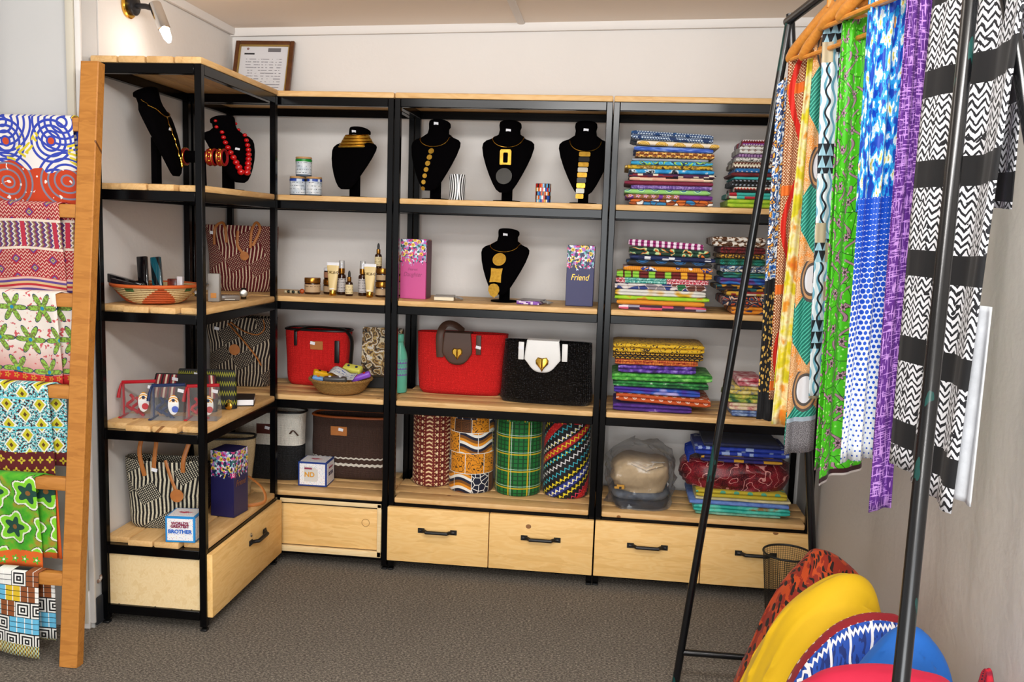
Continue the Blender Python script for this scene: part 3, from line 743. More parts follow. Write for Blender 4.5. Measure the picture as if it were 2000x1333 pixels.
# ---------------------------------------------------------------- wire bin
bn = thing('wire_bin', 'dark wire mesh waste bin in front of the right drawer', 'bin', (2.50, -.575, 0))
WIRE = mat('dark_wire', col='1c1a18', rough=.5)
m = MB(); m.tube([(.092*math.cos(t*PI/16), .092*math.sin(t*PI/16), .265) for t in range(32)], .004, 8, closed=True); m.build('rim', WIRE, bn)
m = MB(); m.lathe([(.068, .0), (.068, .012), (0, .012)], 32); m.build('base', WIRE, bn)
m = MB()
for k in range(64):
    a = k*PI/32
    m.tube([(.068*math.cos(a), .068*math.sin(a), .006), (.092*math.cos(a), .092*math.sin(a), .265)], .0007, 4, False)
for k in range(34):
    z = .01+k*.0076; r = lerp(.068, .092, z/.265); m.tube([(r*math.cos(t*PI/12), r*math.sin(t*PI/12), z) for t in range(24)], .0006, 4, closed=True)
o = m.build('mesh_wall', WIRE, bn); o['kind'] = 'stuff'
# ---------------------------------------------------------------- necklace busts
BUST = [(.345, .047, .040, .040, 2.2), (.335, .048, .041, .038, 2.2), (.305, .044, .040, .030, 2.2), (.285, .047, .040, .022, 2.2), (.268, .072, .040, .014, 2.3), (.258, .098, .036, .008, 2.4),
        (.246, .110, .032, .002, 2.5), (.228, .112, .030, -.006, 2.5), (.19, .103, .029, -.022, 2.5), (.15, .088, .027, -.038, 2.5), (.11, .070, .024, -.052, 2.4), (.075, .052, .020, -.062, 2.3), (.05, .036, .015, -.067, 2.2), (.038, .020, .010, -.068, 2)]
def bust_at(z):
    for a, b in zip(BUST, BUST[1:]):
        if a[0] >= z >= b[0]:
            t = (a[0]-z)/(a[0]-b[0]); return [lerp(p, q, t) for p, q in zip(a[1:], b[1:])]
    return list(BUST[-1][1:]) if z < .1 else list(BUST[0][1:])
def bust_pt(x, z, off=.003):
    w_, d, yc, e = bust_at(z); k = min(.98, abs(x)/w_); return Vector((x, yc-d*(1-k**e)**(1/e)-off, z))
def bust(label, loc, rotz, sx=1.0, sz=1.0, tagz=.31, slant=0.0, tagx=0.0):
    b = thing('necklace_bust', label, 'necklace bust', loc, rotz, 'black velvet necklace busts')
    b.scale = (sx, sx, sz)
    m = MB(); m.rings([superring(0, yc, z+slant*0, w_, d, 28, e, (lambda p, z=z: p+Vector((0, 0, (-p.y*.35 if z > .33 else 0))))) for z, w_, d, yc, e in reversed(BUST)])
    m.build('torso', VELVET, b, ang=60)
    m = MB(); m.lathe([(.058, 0), (.06, .003), (.058, .007), (0, .0075)], 28, (0, .0, 0)); m.build('base', VELVET, b)
    m = MB(); m.rings([[(x*.022, .004+y*.010, z) for x, y in ((-1, -1), (1, -1), (1, 1), (-1, 1))] for z in (.006, .10, .17)]); m.build('stem', VELVET, b)
    p = bust_pt(tagx, tagz, .0015); m = MB(); m.box((0, 0, 0), (.021, .0008, .012)); o = m.build('price_tag', PAPER, b, p, (0.25, .1, 0))
    return b
def necklace(label, b, group=None): 
    t = thing('necklace', label, 'necklace', b.location, b.rotation_euler[2], 'necklaces on busts'); t.scale = b.scale; return t
def collar(t, zf, zb, m_=GOLD, r=.0017, name='collar', wid=1.0):
    pts = []
    for k in range(40):
        a = 2*PI*k/40; s_ = (1-math.cos(a))/2; z = lerp(zf, zb, s_)
        w_, d, yc, e = bust_at(min(z, .33)); x = math.sin(a)*min(w_, .062)*wid*1.06
        fy = bust_pt(x, z, .003).y; y = lerp(fy, yc+d+.004, max(0, s_-.5)*2) if s_ > .5 else fy; pts.append((x, y, z))
    m = MB(); m.tube(pts, r, 8, closed=True); return m.build(name, m_, t)
def plate(t, name, x, z, shape, m_, dz=0.0, th=.0016, off=.006):
    """flat pendant piece lying on the bust"""
    p = bust_pt(x, z, off); q0 = bust_pt(x, z+.01, off); q1 = bust_pt(x, z-.01, off); up = (q0-q1).normalized(); rt_ = Vector((1, 0, 0)); n_ = rt_.cross(up)
    m = MB(); m.rings([[p+rt_*a+up*b+n_*(-s_) for a, b in shape] for s_ in (-th/2, th/2)] if len(shape) < 99 else [])
    return m.build(name, m_, t, ang=50)
def disc(r, n=20, sy=1.0): return [(r*math.cos(2*PI*k/n), r*sy*math.sin(2*PI*k/n)) for k in range(n)]
def rect(w_, h, c=.003): return [(-w_+c, -h), (w_-c, -h), (w_, -h+c), (w_, h-c), (w_-c, h), (-w_+c, h), (-w_, h-c), (-w_, -h+c)]
Z2, Z3, Z4, Z5 = (z_+.0007 for z_ in ZL[1:])
# left unit, upper shelf
b = bust('black bust in side view on the left unit holding a thin gold chain', (.115, -.86, Z2), PI*.53, 1.0, 1.02, .2)
n = necklace('thin gold chain with twisted drop hanging on the side-view bust', b); collar(n, .245, .315)
m = MB(); m.tube([bust_pt(.004*math.sin(k*1.3), .245-.0072*k, .005) for k in range(20)], [.0016+.0014*(k % 4 == 3) for k in range(20)], 6); m.build('chain', GOLD, n)
m = MB(); m.tube([bust_pt(.004, .105-.004*k, .006) for k in range(10)], [.003, .0045, .003, .002, .003, .0045, .005, .004, .005, .003], 8); m.build('drop', GOLD, n)
b = bust('black bust in the room corner wearing red beads', (.27, -.60, Z2), PI*.34, 1.0, .84, .19)
n = thing('bead_necklace', 'two strands of large red beads on the corner bust', 'necklace', b.location, b.rotation_euler[2]); n.scale = b.scale
RED = mat('red_bead', col='b40a10', rough=.18, coat=.6)
bm_ = {}
for s_ in (-1, 1):
    for k in range(11):
        t = k/10; r = lerp(.0065, .0145, t**.8); z = lerp(.315, .085, t**.9); x = s_*lerp(.047, .014, t**1.5)*(1+.35*math.sin(t*PI))
        p = bust_pt(max(-.09, min(.09, x)), z, r*.8)
        m = MB(); m.lathe([(r*math.sin(q*PI/8), -r*math.cos(q*PI/8)) for q in range(9)], 14); m.build('bead', RED, n, p)
# bracelets on a T bar
tb = thing('bracelet_stand', 'black T-bar bracelet stand behind the near post', 'bracelet stand', (.235, -.745, Z2))
m = MB(); m.lathe([(.045, 0), (.045, .006), (.012, .008), (.009, .11)], 20); m.build('base', VELVET, tb)
m = MB(); m.tube([(-.075, 0, .118), (.08, 0, .118)], .022, 16); m.build('cross_arm', VELVET, tb)
def bracelet(label, x, w_, studs):
    t = thing('bracelet', label, 'bracelet', (.235+x, -.745, Z2+.118), 0, 'red leather bracelets')
    m = MB()
    m.rings([[(a, r*math.cos(2*PI*k/28), r*math.sin(2*PI*k/28)) for k in range(28)] for a, r in ((-w_/2, .026), (-w_/2, .031), (w_/2, .031), (w_/2, .026), (-w_/2, .026))], True, False, False); m.build('band', mat('red_leather', col='8f1016', rough=.45), t)
    m = MB()
    for s_ in (-1, 1): m.tube([(s_*w_*.3, .032*math.cos(2*PI*k/24), .032*math.sin(2*PI*k/24)) for k in range(24)], .0015, 6, closed=True)
    m.build('gold_wire', GOLD, t)
    for k in range(studs):
        a = -PI/2-.5+k*.5; m = MB(); m.lathe([(.005*math.cos(q*PI/8), .005*math.sin(q*PI/8)) for q in range(5)], 8); o = m.build('stud', GOLD, t, (0, .031*math.sin(a), .031*math.cos(a)), (-(a), 0, 0))
bracelet('red ringed bracelet at the left end of the T-bar', -.070, .012, 0)
bracelet('red bracelet with gold studs beside the bead necklace', .035, .030, 4)
bracelet('red bracelet at the right end of the T-bar', .073, .026, 4)
# corner unit, upper shelf
b = bust('black bust with a high gold ringed choker on the corner unit', (.655, -.20, Z2), -.32, .98, .88, .32)
n = necklace('stacked gold ring choker on the corner unit bust', b)
for k in range(8):
    rr = lerp(.082, .052, k/7); zc = .243+.0078*k; m = MB(); m.tube([(rr*math.sin(2*PI*q/36), .016-rr*.82*math.cos(2*PI*q/36), zc+.012*(1-math.cos(2*PI*q/36))/2) for q in range(36)], .0046, 8, closed=True); m.build('ring', GOLD if k % 2 else BRASS, n)
# middle unit, upper shelf
bs = []
b = bust('left of the three black busts on the middle upper shelf', (1.012, -.21, Z2), -.18, .98, .985, .325)
n = necklace('gold collar with a long string of brass discs', b); collar(n, .225, .30)
for k in range(7): plate(n, 'disc', -.002-.0035*k, .205-.0265*k, disc(.0125-.0006*k), BRASS)
b = bust('centre bust of the three on the middle upper shelf', (1.32, -.21, Z2), -.05, .99, .99, .30)
n = necklace('gold collar with an open brass oblong and a black disc', b); collar(n, .228, .31)
ring = [(x*.024, z*.034) for x, z in ((-.8, -1), (.8, -1), (1, -.8), (1, .8), (.8, 1), (-.8, 1), (-1, .8), (-1, -.8))]
p = bust_pt(0, .183, .006); m = MB()
outer = [p+Vector((x, -.002, z)) for x, z in ring]; inner = [p+Vector((x*.42, -.002, z*.62)) for x, z in ring]
m.rings([outer, [q+Vector((0, -.002, 0)) for q in outer], [q+Vector((0, -.002, 0)) for q in inner], inner, outer], True, False, False); m.build('oblong', BRASS, n)
plate(n, 'disc', .0, .105, disc(.034, 28), mat('black_horn', col='17150f', rough=.3), off=.010)
b = bust('right of the three black busts on the middle upper shelf, beside the post', (1.642, -.21, Z2), .03, .98, 1.0, .305)
n = necklace('gold collar with a ladder of brass and silver bars', b); collar(n, .215, .30)
BAR = [BRASS, BLEATHER, BRASS, SILVER, BRASS, BLEATHER, BRASS, SILVER, BRASS]
for k in range(9): plate(n, 'bar', -.001-.003*k*.6, .203-.0215*k, rect(.0235-.0009*k, .0098), BAR[k], off=.008)
# cuffs
def cuffm(u, v, w):
    x = abs(frac(u/.2+.25)-.5)*2.0*.1; y = abs(v-.054); d = hyp(x*1.0, y*.62); c = mix(gt(frac(d*95.0), .5), 'e9e9ea', '0a0a0a'); c = mix(lt(x*1.0+y*.5, .018), c, 'e9e9ea'); return mix(lt(x*1.3+y*.5, .009), c, '0a0a0a')
m = MB(); m.rings([[(a*math.cos(2*PI*k/32), a*.72*math.sin(2*PI*k/32), z) for k in range(32)] for a, z in ((.030, 0), (.034, 0), (.034, .106), (.030, .106), (.030, 0))], True, False, False)
tag(m.build('cuff_bracelet', mat('zebra_cuff', cuffm, rough=.25), None, (1.117, -.27, Z2+.001)), 'tall black and white patterned cuff between two busts', 'bracelet')
m = MB(); m.rings([[(a*math.cos(2*PI*(k+.6)/28*.94), a*.75*math.sin(2*PI*(k+.6)/28*.94), z) for k in range(28)] for a, z in ((.028, 0), (.032, 0), (.032, .078), (.028, .078), (.028, 0))], False)
tag(m.build('cuff_bracelet', mat('beaded_cuff', p_blocks(['c8281e', 'e2a21c', '2a55b0', 'e8e4d8', '3a1a10', 'd8641c', '5aa0d0'], .0075, .016, '20140e', .12, .5), rough=.3), None, (1.478, -.27, Z2+.001)), 'small multicoloured beaded cuff on the middle upper shelf', 'bracelet')
# middle unit, second shelf
b = bust('black bust alone on the middle second shelf', (1.325, -.235, Z3), -.22, .95, .90, .315)
n = necklace('gold collar with three large brass plates on the lone bust', b); collar(n, .235, .30)
plate(n, 'disc', -.008, .20, disc(.031, 26), BRASS, off=.009)
plate(n, 'square', -.012, .127, [(-.027, -.034), (0, -.031), (.027, -.034), (.024, 0), (.027, .034), (0, .031), (-.027, .034), (-.024, 0)], BRASS, off=.010)
plate(n, 'leaf', -.016, .060, [(0, -.036), (.016, -.026), (.026, -.004), (.024, .014), (.014, .026), (0, .029), (-.014, .026), (-.024, .014), (-.026, -.004), (-.016, -.026)], BRASS, off=.012)

# ---------------------------------------------------------------- boxes, pads, jars
def wist(bg, z0, z1, xs=.115):
    """hanging flower print on the upper part of a gift box"""
    def f(u, v, w):
        edge = z0+noise(u, 0.0, 0.0, 55.0, 2.0)*(z1-z0)*1.5-(z1-z0)*.3
        fl = pick(voro(u, v, 120.0, out='Color'), ['d8c6ea', '2f6a62', 'e8eef0', 'b070c8', '7fb8c8', '24405a', 'e04a8a'])
        fl = mix(lt(voro(u, v, 48.0), .20), fl, 'd42a78'); d = voro(u+.3, v+.17, 30.0); fl = mix(lt(d, .24), fl, 'f0d048'); fl = mix(lt(d, .09), fl, '7a4a10')
        g = gt(v, edge)*gt(noise(u, v*.5, 7.0, 130.0, 1.0), mn((z1-v)*1.6+.42, .56))
        return mix(g, bg, fl)
    return f
GOLDINK = mat('gold_ink', col='c79a3c', rough=.35, metal=.6)
def giftbox(label, loc, rotz, w_, d_, h, front, side, word, wsize, wmat, wz, lid='1d1a38'):
    t = thing('gift_box', label, 'gift box', loc, rotz, 'tall floral gift boxes')
    m = MB(); m.box((0, 0, h*.5), (w_, d_, h), .0015, 1); m.build('carton', front, t)
    m = MB(); m.box((w_/2+.0012, .004, h*.5), (.002, d_-.010, h-.008), .0005, 1); m.build('side_panel', side, t)
    for k, (wd_, dz) in enumerate(word): text(None, 'lettering', wd_, wsize*(1 if k or len(word) == 1 else .62), wmat, t, (-.002, -d_/2-.0006, wz-dz), shear=.28, sx=.8)
    return t
giftbox('bright pink floral gift box on the middle second shelf', (.942, -.245, Z3), -.04, .112, .085, .252, mat('pink_print', wist('c8508e', .105, .205), rough=.5), mat('plum_side', col='5a2438', rough=.5), [('Dearest', 0), ('Daughter', .022)], .026, mat('plum_ink', col='963a68', rough=.4), .125)
giftbox('navy floral gift box lettered Friend on the middle second shelf', (1.645, -.265, Z3), .03, .113, .085, .250, mat('navy_print', wist('34345e', .115, .205), rough=.5), mat('navy_side', col='191630', rough=.5), [('Friend', 0)], .036, GOLDINK, .118)
giftbox('dark blue and pink floral gift box behind the near post on the bottom shelf', (.325, -.735, Z5), PI/2-.12, .105, .10, .262, mat('indigo_print', wist('1d1a4c', .13, .20), rough=.45), mat('indigo_side', col='1a153a', rough=.45), [('Friend', 0)], .034, mat('copper_ink', col='8a5a34', rough=.4, metal=.5), .13)
def notepad(label, loc, rotz, w_, d_, h, cover, edge):
    t = thing('notepad', label, 'notepad', loc, rotz, 'small wrapped notepads')
    m = MB(); m.box((0, 0, h*.45), (w_*.97, d_*.97, h*.8), .001, 1); m.build('pages', edge, t)
    m = MB(); m.box((0, 0, h*.93), (w_, d_, h*.14), .001, 1); m.build('cover', cover, t)
    m = MB(); m.grid(lambda a, b: (w_/2+.035*a, lerp(-d_*.35, d_*.4, b), h*.5*(1-a)+.006+.006*nz(a*5, b*6, w_)), 6, 8); o = m.build('wrapper', CLEAR, t); solid(o, .0006)
    return t
notepad('grey wrapped notepad beside the pink gift box', (1.075, -.265, Z3), .12, .085, .12, .018, mat('grey_cover', p_blotch([(.4, '8d857c'), (.6, 'aaa298')], 30.0), rough=.4), mat('cream_pages', col='e3d9bf'))
notepad('purple edged notepad in front of the lone bust', (1.446, -.285, Z3), -.15, .10, .12, .018, mat('dark_cover', p_blotch([(.4, '4a4444'), (.55, '857a7a'), (.65, '5c4a62')], 24.0), rough=.3), mat('purple_pages', p_blocks(['8a5ab0', 'd8c8e0', '6a3a90'], .01, .006)))
GLASSB = mat('amber_glass', col='2a0f06', rough=.12, coat=.5)
GLID = mat('gold_lid', col='a8722c', rough=.25, metal=.9)
KRAFT = mat('kraft_label', lambda u, v, w: mix(lt(abs(frac(v/.017)-.5), .12)*gt(noise(u, v, 0.0, 160.0, 1.0), .5)*gt(v, .012), 'b79a76', '6a5038'), rough=.6)
GREYL = mat('grey_label', lambda u, v, w: mix(lt(abs(frac(v/.012)-.5), .14)*gt(noise(u, v, 0.0, 180.0, 1.0), .5), 'b9b4b2', '5c5656'), rough=.6)
CREAML = mat('cream_label', lambda u, v, w: mix(lt(abs(frac(v/.012)-.5), .14)*gt(noise(u, v, 0.0, 180.0, 1.0), .52), 'd9c79a', '6e5a34'), rough=.6)
def jar(label, loc, r, h, lid=GLID, lb=KRAFT, glass=GLASSB, lh=.022, name='cosmetic_jar', cat='jar', group='jars of skin cream'):
    t = thing(name, label, cat, loc, RN.uniform(0, 6), group)
    m = MB(); m.lathe([(r*.95, 0), (r, .003), (r, h-lh-.004), (r*.94, h-lh)], 26); m.build('body', glass, t)
    m = MB(); m.lathe([(r*1.004, .008), (r*1.012, .008), (r*1.012, h-lh-.006), (r*1.004, h-lh-.006)], 26, cap=False); m.build('label_band', lb, t)
    m = MB(); m.lathe([(r*1.0, h-lh), (r*1.02, h-lh+.002), (r*1.02, h-.003), (r*.98, h), (0, h)], 26); m.build('lid', lid, t)
    return t
def bottle(label, loc, r, h, lb, kind):
    t = thing('cosmetic_bottle', label, 'bottle', loc, RN.uniform(-.2, .2), 'bottles of skin care')
    bh = h*(.58 if kind == 'drop' else .62)
    m = MB(); m.lathe([(r*.94, 0), (r, .004), (r, bh-.012), (r*.85, bh-.004), (r*.45, bh)], 24); m.build('body', GLASSB, t)
    m = MB(); m.lathe([(r*1.005, bh*.14), (r*1.015, bh*.14), (r*1.015, bh*.78), (r*1.005, bh*.78)], 24, cap=False); m.build('label_band', lb, t)
    if kind == 'drop':
        m = MB(); m.lathe([(r*.52, bh), (r*.55, bh+.003), (r*.55, bh+h*.17), (r*.3, bh+h*.18)], 18); m.build('collar', GLID, t)
        m = MB(); m.lathe([(r*.33, bh+h*.17), (r*.34, bh+h*.3), (r*.28, h-.006), (r*.12, h), (0, h)], 14); m.build('dropper_bulb', BLEATHER, t)
    else:
        m = MB(); m.lathe([(r*.72, bh), (r*.74, bh+.003), (r*.74, bh+h*.15), (r*.7, bh+h*.155)], 20); m.build('collar', GLID, t)
        m = MB(); m.lathe([(r*.3, bh+h*.15), (r*.3, h*.93), (0, h*.935)], 12); m.build('pump', PAPER, t)
        m = MB(); m.lathe([(r*.72, bh+h*.15), (r*.66, h-.003), (r*.6, h), (0, h)], 20); m.build('cap', CLEAR, t)
    return t
def cream_tube(label, loc):
    t = thing('cream_tube', label, 'tube', loc, 0, 'cream tubes standing on gold caps')
    m = MB(); m.lathe([(.0135, 0), (.0145, .002), (.0145, .022), (.013, .024)], 20); m.build('cap', GOLD, t)
    m = MB(); n_ = 9
    m.rings([superring(0, 0, .024+.105*k/n_, lerp(.0165, .0265, k/n_), lerp(.0165, .0018, (k/n_)**.8), 20, 2.2) for k in range(n_+1)]); m.build('body', mat('tube_yellow', lambda u, v, w: mix(lt(abs(v-.075), .006)*gt(noise(u, v, 0.0, 180.0, 1.0), .45), 'dcc38a', '7a6230'), rough=.4), t)
    m = MB(); m.rings([superring(0, 0, .128+.013*k, .0268, .0016, 16, 3) for k in range(2)]); m.build('crimp', PAPER, t)
    m = MB(); m.rings([superring(0, 0, .023+.008*k, .0158+.0012*k, .0158, 20, 2.1) for k in range(2)]); m.build('shoulder', PAPER, t)
    return t
jar('wide kraft labelled jar at the left of the skin care row', (.483, -.235, Z3), .034, .070)
jar('brown jar under the white-lidded jar', (.545, -.18, Z3), .030, .062)
jar('white-lidded brown jar on top of another jar', (.545, -.18, Z3+.0625), .028, .050, PAPER, mat('clay_label', col='a8765c', rough=.5), lh=.012)
cream_tube('left of the two pale yellow cream tubes', (.587, -.275, Z3))
bottle('left of the two tall pump bottles with clear caps', (.607, -.215, Z3), .019, .148, GREYL, 'pump')
bottle('small dropper bottle standing in front of the skin care row', (.658, -.27, Z3), .0165, .108, CREAML, 'drop')
bottle('right of the two tall pump bottles with clear caps', (.703, -.22, Z3), .019, .150, GREYL, 'pump')
cream_tube('right of the two pale yellow cream tubes', (.753, -.285, Z3))
jar('lower gold-lidded jar in the pair by the post', (.795, -.235, Z3), .031, .064)
jar('upper gold-lidded jar in the pair by the post', (.797, -.235, Z3+.0645), .031, .058)
bottle('dropper bottle standing highest, on top of the stacked jars', (.775, -.235, Z3+.123), .0155, .106, CREAML, 'drop')
jar('lower jar of the pair beside the pink gift box', (.862, -.16, Z3), .030, .090)
jar('upper jar of the pair beside the pink gift box', (.862, -.16, Z3+.0905), .030, .090)
JG = mat('candle_glass', col='48596a', rough=.12, coat=.5)
JL = mat('candle_label', lambda u, v, w: mix(lt(abs(frac(v/.014)-.5), .1)*gt(noise(u, v, 0.0, 150.0, 1.0), .52), ramp(noise(u, v, 0.0, 25.0, 2.0), [(.4, 'b8c2cc'), (.6, 'dde0e2')]), '4a5058'), rough=.4)
CORK = mat('wood_lid', col='b58a58', rough=.6)
def candle(label, loc, band):
    t = jar(label, loc, .0335, .082, CORK, JL, JG, .008, 'jar_candle', 'candle', 'jar candles')
    m = MB(); m.lathe([(.0336, .062), (.0348, .062), (.0348, .072), (.0336, .072)], 26, cap=False); m.build('ribbon', band, t)
CHK = mat('blue_check', p_blocks(['1c3f9a', '0d1018', 'c8d4e4', '1c3f9a'], .012, .02), rough=.5)
candle('left jar candle in the bottom pair with blue ribbon', (.421, -.25, Z2), CHK)
candle('right jar candle in the bottom pair with blue ribbon', (.492, -.25, Z2), CHK)
candle('jar candle with green ribbon on top of the pair', (.447, -.25, Z2+.0825), mat('green_ribbon', col='14862a', rough=.4))
# beads by the corner post
t = thing('bead_string', 'short string of dark and amber beads beside the corner post', 'beads', (.375, -.27, Z3))
for k in range(7):
    r = .007 if k < 6 else .011; m = MB(); m.lathe([(r*math.sin(q*PI/6), r-r*math.cos(q*PI/6)) for q in range(7)], 10)
    m.build('bead', mat('bead_amber', col='a8481c', rough=.2) if k == 6 else (mat('bead_green', col='16211c', rough=.2) if k % 2 else mat('bead_cream', col='b9ad8c', rough=.3)), t, (.012*k, .006*math.sin(k*1.4), 0))
# mug boxes
def mugbox(label, loc, rotz, w_, d_, h, edge, words, side=None, win=False):
    t = thing('mug_box', label, 'box', loc, rotz, 'printed mug boxes')
    m = MB(); m.box((0, 0, h/2), (w_, d_, h), .001, 1); m.build('carton', edge, t)
    sp = mat('confetti_panel', lambda u, v, w: mix(lt(voro(u, v, 110.0), .14), 'ecebec', pick(voro(u, v, 110.0, out='Color'), ['d89ab0', '7aaed8', 'e0b060', 'a08ac8'])), rough=.45)
    e = .007
    for nm, c, dd in (('front_panel', (0, -d_/2-.0004, h/2), (w_-2*e, .0008, h-2*e)), ('top_panel', (0, 0, h+.0004), (w_-2*e, d_-2*e, .0008)), ('side_panel', (w_/2+.0004, 0, h/2), (.0008, d_-2*e, h-2*e))):
        m = MB(); m.box(c, dd); m.build(nm, sp, t)
    for wd_, sz, mm, x, z in words: text(None, 'lettering', wd_, sz, mm, t, (x, -d_/2-.0032, z), bold=.0006)
    m = MB(); m.rings([[(.022*math.cos(k*PI/8)*(1+.35*math.cos(k*1.9)), .008*math.sin(k*PI/8)*(1+.4*math.sin(k*2.3)), z) for k in range(16)] for z in (h+.0008, h+.0013)]); m.build('top_print', mat('ink_crimson', col='b0284a', rough=.5), t)
    for wd_, sz, mm, y, z in (side or []): text(None, 'lettering', wd_, sz, mm, t, (w_/2+.0012, y, z), (PI/2, 0, PI/2), bold=.0004)
    return t
IB = mat('ink_blue', col='1c64c8', rough=.4); IR = mat('ink_plum', col='8a2c4c', rough=.4); IO = mat('ink_orange', col='e09a14', rough=.4); IN = mat('ink_navy', col='241c4c', rough=.4)
mugbox('sky blue edged mug box lettered Brother beside the woven tote', (.293, -1.034, Z5), .10, .106, .10, .094, mat('sky_edge', col='1f88cc', rough=.4), [("WORLD'S", .014, IR, 0, .070), ('GREATEST', .014, IR, 0, .059), ('BROTHER', .019, IB, 0, .040)])
mb = mugbox('dark blue edged mug box with a mug window on the corner unit bottom shelf', (.515, -.262, Z5), .02, .128, .115, .108, mat('navy_edge', col='1c3a84', rough=.4), [('ND', .030, IO, -.012, .052)], [("WORLD'S", .012, IR, 0, .078), ('SISTER', .022, IN, 0, .050)])
m = MB(); m.rings([[(x, y, z) for x, z in ((-.036, .022), (.020, .022), (.026, .04), (.024, .072), (.014, .084), (-.036, .088))] for y in (-.0586, -.0594)]); m.build('mug_window', mat('mug_white', col='d6d2cc', rough=.25), mb)
m = MB(); m.box((-.018, -.0598, .080), (.034, .0006, .008)); m.build('window_banner', IR, mb)
# picture on canvas
def swirlp(u, v, w):
    n = noise(u, v, 0.0, 13.0, 3.0); return pick(frac(n*5.0), ['5a3f24', 'c9a866', 'e4ddd0', '8a6a3c', '2f2216', 'd8c9a8', 'b08a4c'])
m = MB(); m.box((0, 0, .13), (.19, .02, .26), .002, 1)
o = tag(m.build('canvas_picture', mat('swirl_canvas', swirlp, rough=.5), None, (.748, -.062, Z4+.003), (-.10, 0, -.05)), 'canvas with brown and gold swirling print leaning behind the small basket', 'picture')
m = MB(); m.box((0, 0, .025), (.15, .05, .05), .002, 1); tag(m.build('dark_box', mat('black_card', col='14110f', rough=.5), None, (.765, -.118, Z4)), 'low black box in front of the canvas picture', 'box')
t = thing('water_bottle', 'slim mint green bottle with purple lettering beside the red bag', 'bottle', (.868, -.20, Z4))
MINT = mat('mint_metal', col='62bda2', rough=.35)
m = MB(); m.lathe([(.032, 0), (.034, .004), (.034, .15), (.030, .175), (.019, .205), (.016, .215), (.016, .222)], 28); m.build('body', MINT, t)
m = MB(); m.lathe([(.0165, .223), (.0175, .225), (.0175, .252), (.015, .256), (0, .256)], 24); m.build('cap', MINT, t)
PUR = mat('purple_print', p_zig(['7a6ab0', '62bda2'], .012, .8), rough=.4)
for k in range(3):
    m = MB(); m.lathe([(.0343, .075+.026*k), (.0345, .076+.026*k), (.0345, .094+.026*k), (.0343, .095+.026*k)], 28, cap=False); m.build('print_band', PUR, t)

# ---------------------------------------------------------------- baskets
def coil(u, v, w): return sn(v*2*PI/.0068)
def basket(name, label, loc, R0, R1, h, fn, rimc, th=.006):
    t = thing(name, label, 'basket', loc)
    prof = [(0, 0), (R0*.6, 0), (R0, .003)]+[(lerp(R0, R1, (k/8)**.75), .003+h*(k/8)**1.15) for k in range(1, 9)]
    inn = [(r-th, z+.002) for r, z in reversed(prof[2:])]+[(0, .008)]
    m = MB(); m.lathe(prof+inn, 56, cap=False); m.build('bowl', fn, t)
    m = MB(); m.tube([(R1*math.cos(2*PI*k/48), R1*math.sin(2*PI*k/48), h+.004) for k in range(48)], .0062, 8, closed=True); m.build('rim', rimc, t)
    return t
def bk1(u, v, w):
    a = at2(w, u) if False else None
    z = w; ang = mth('ARCTAN2', v, u)/(2*PI)+.5; s_ = tri(ang*4.0+.1); st = flr(z/.0068)*.0068
    c = mix(lt(s_*.075, .062-st), 'dcc08a', 'c2521a'); c = mix(lt(tri(ang*4.0+.6), .16)*gt(st, .042), c, '3a6a34'); return mix(gt(noise(u, v, w, 160.0, 1.0), .62)*.35, c, '8a4a1c')
BK1 = mat('coiled_basket', bk1, rough=.7, coord='OBJ', bump=lambda u, v, w: sn(w*2*PI/.0068), bstr=.9, bdist=.003)
BK2 = mat('straw_basket', lambda u, v, w: mix(noise(u, v, w, 120.0, 2.0), '8f6228', 'c89a54'), rough=.7, coord='OBJ', bump=lambda u, v, w: sn(w*2*PI/.005)*sn(at2(v, u)*60.0), bstr=.9, bdist=.003)
basket('coiled_basket', 'orange and cream coiled basket on the left unit', (.150, -.955, Z3), .085, .146, .062, BK1, mat('orange_rim', col='c2571e', rough=.7))
basket('straw_basket', 'small plain straw basket in front of the red corner bag', (.632, -.290, Z4), .085, .132, .058, BK2, BK2)
def case(label, loc, r3, d, m_, m2=None, name='slim_case', cat='case'):
    t = thing(name, label, cat, loc); t.rotation_euler = r3
    m = MB(); m.box((0, 0, d[2]/2), d, .003, 2); m.build('body', m_, t)
    m = MB(); m.box((0, -d[1]/2-.0006, d[2]*.22), (d[0]*.5, .0012, d[2]*.18), .0004, 1); m.build('front_mark', m2 or SILVER, t); return t
GB = mat('gloss_black', col='0b0a0d', rough=.12, coat=.5); GT = mat('gloss_teal', p_stripes('0c1418', '0f4652', .04, .6, .3), rough=.15, coat=.5)
case('black wedge-shaped case standing at the left in the coiled basket', (0.086, -0.913, Z3+.014), (-.12, -.10, .1), (.036, .018, .150), GB)
case('teal streaked black case standing in the coiled basket', (0.141, -0.913, Z3+.014), (-.12, -.12, .1), (.036, .018, .150), GT)
case('glossy black case lying over the left rim of the coiled basket', (0.111, -0.973, Z3+.056), (0, -1.32, .1), (.03, .03, .16), GB)
case('dark case lying inside the coiled basket', (0.134, -1.018, Z3+.052), (0, -1.35, .1), (.026, .022, .11), mat('dark_plum', col='1a1216', rough=.2))
case('amber perfume box standing in the coiled basket', (0.204, -0.928, Z3+.02), (0, 0, .1), (.034, .026, .068), mat('amber_box', p_blotch([(.4, '3a0f0a'), (.6, '7a2a18')], 30.0), rough=.2), name='perfume_box', cat='box')
case('clear tapered perfume bottle in the coiled basket', (0.234, -0.933, Z3+.02), (0, 0, .1), (.020, .020, .078), mat('frost_glass', col='c8c0c2', rough=.15), name='perfume_bottle', cat='bottle')
case('gold and black box tilted in the coiled basket', (0.254, -0.868, Z3+.03), (0, .7, .2), (.03, .04, .06), mat('goldblack_box', p_stripes('b08a3c', '14110c', .02, .5), rough=.3), name='small_box', cat='box')
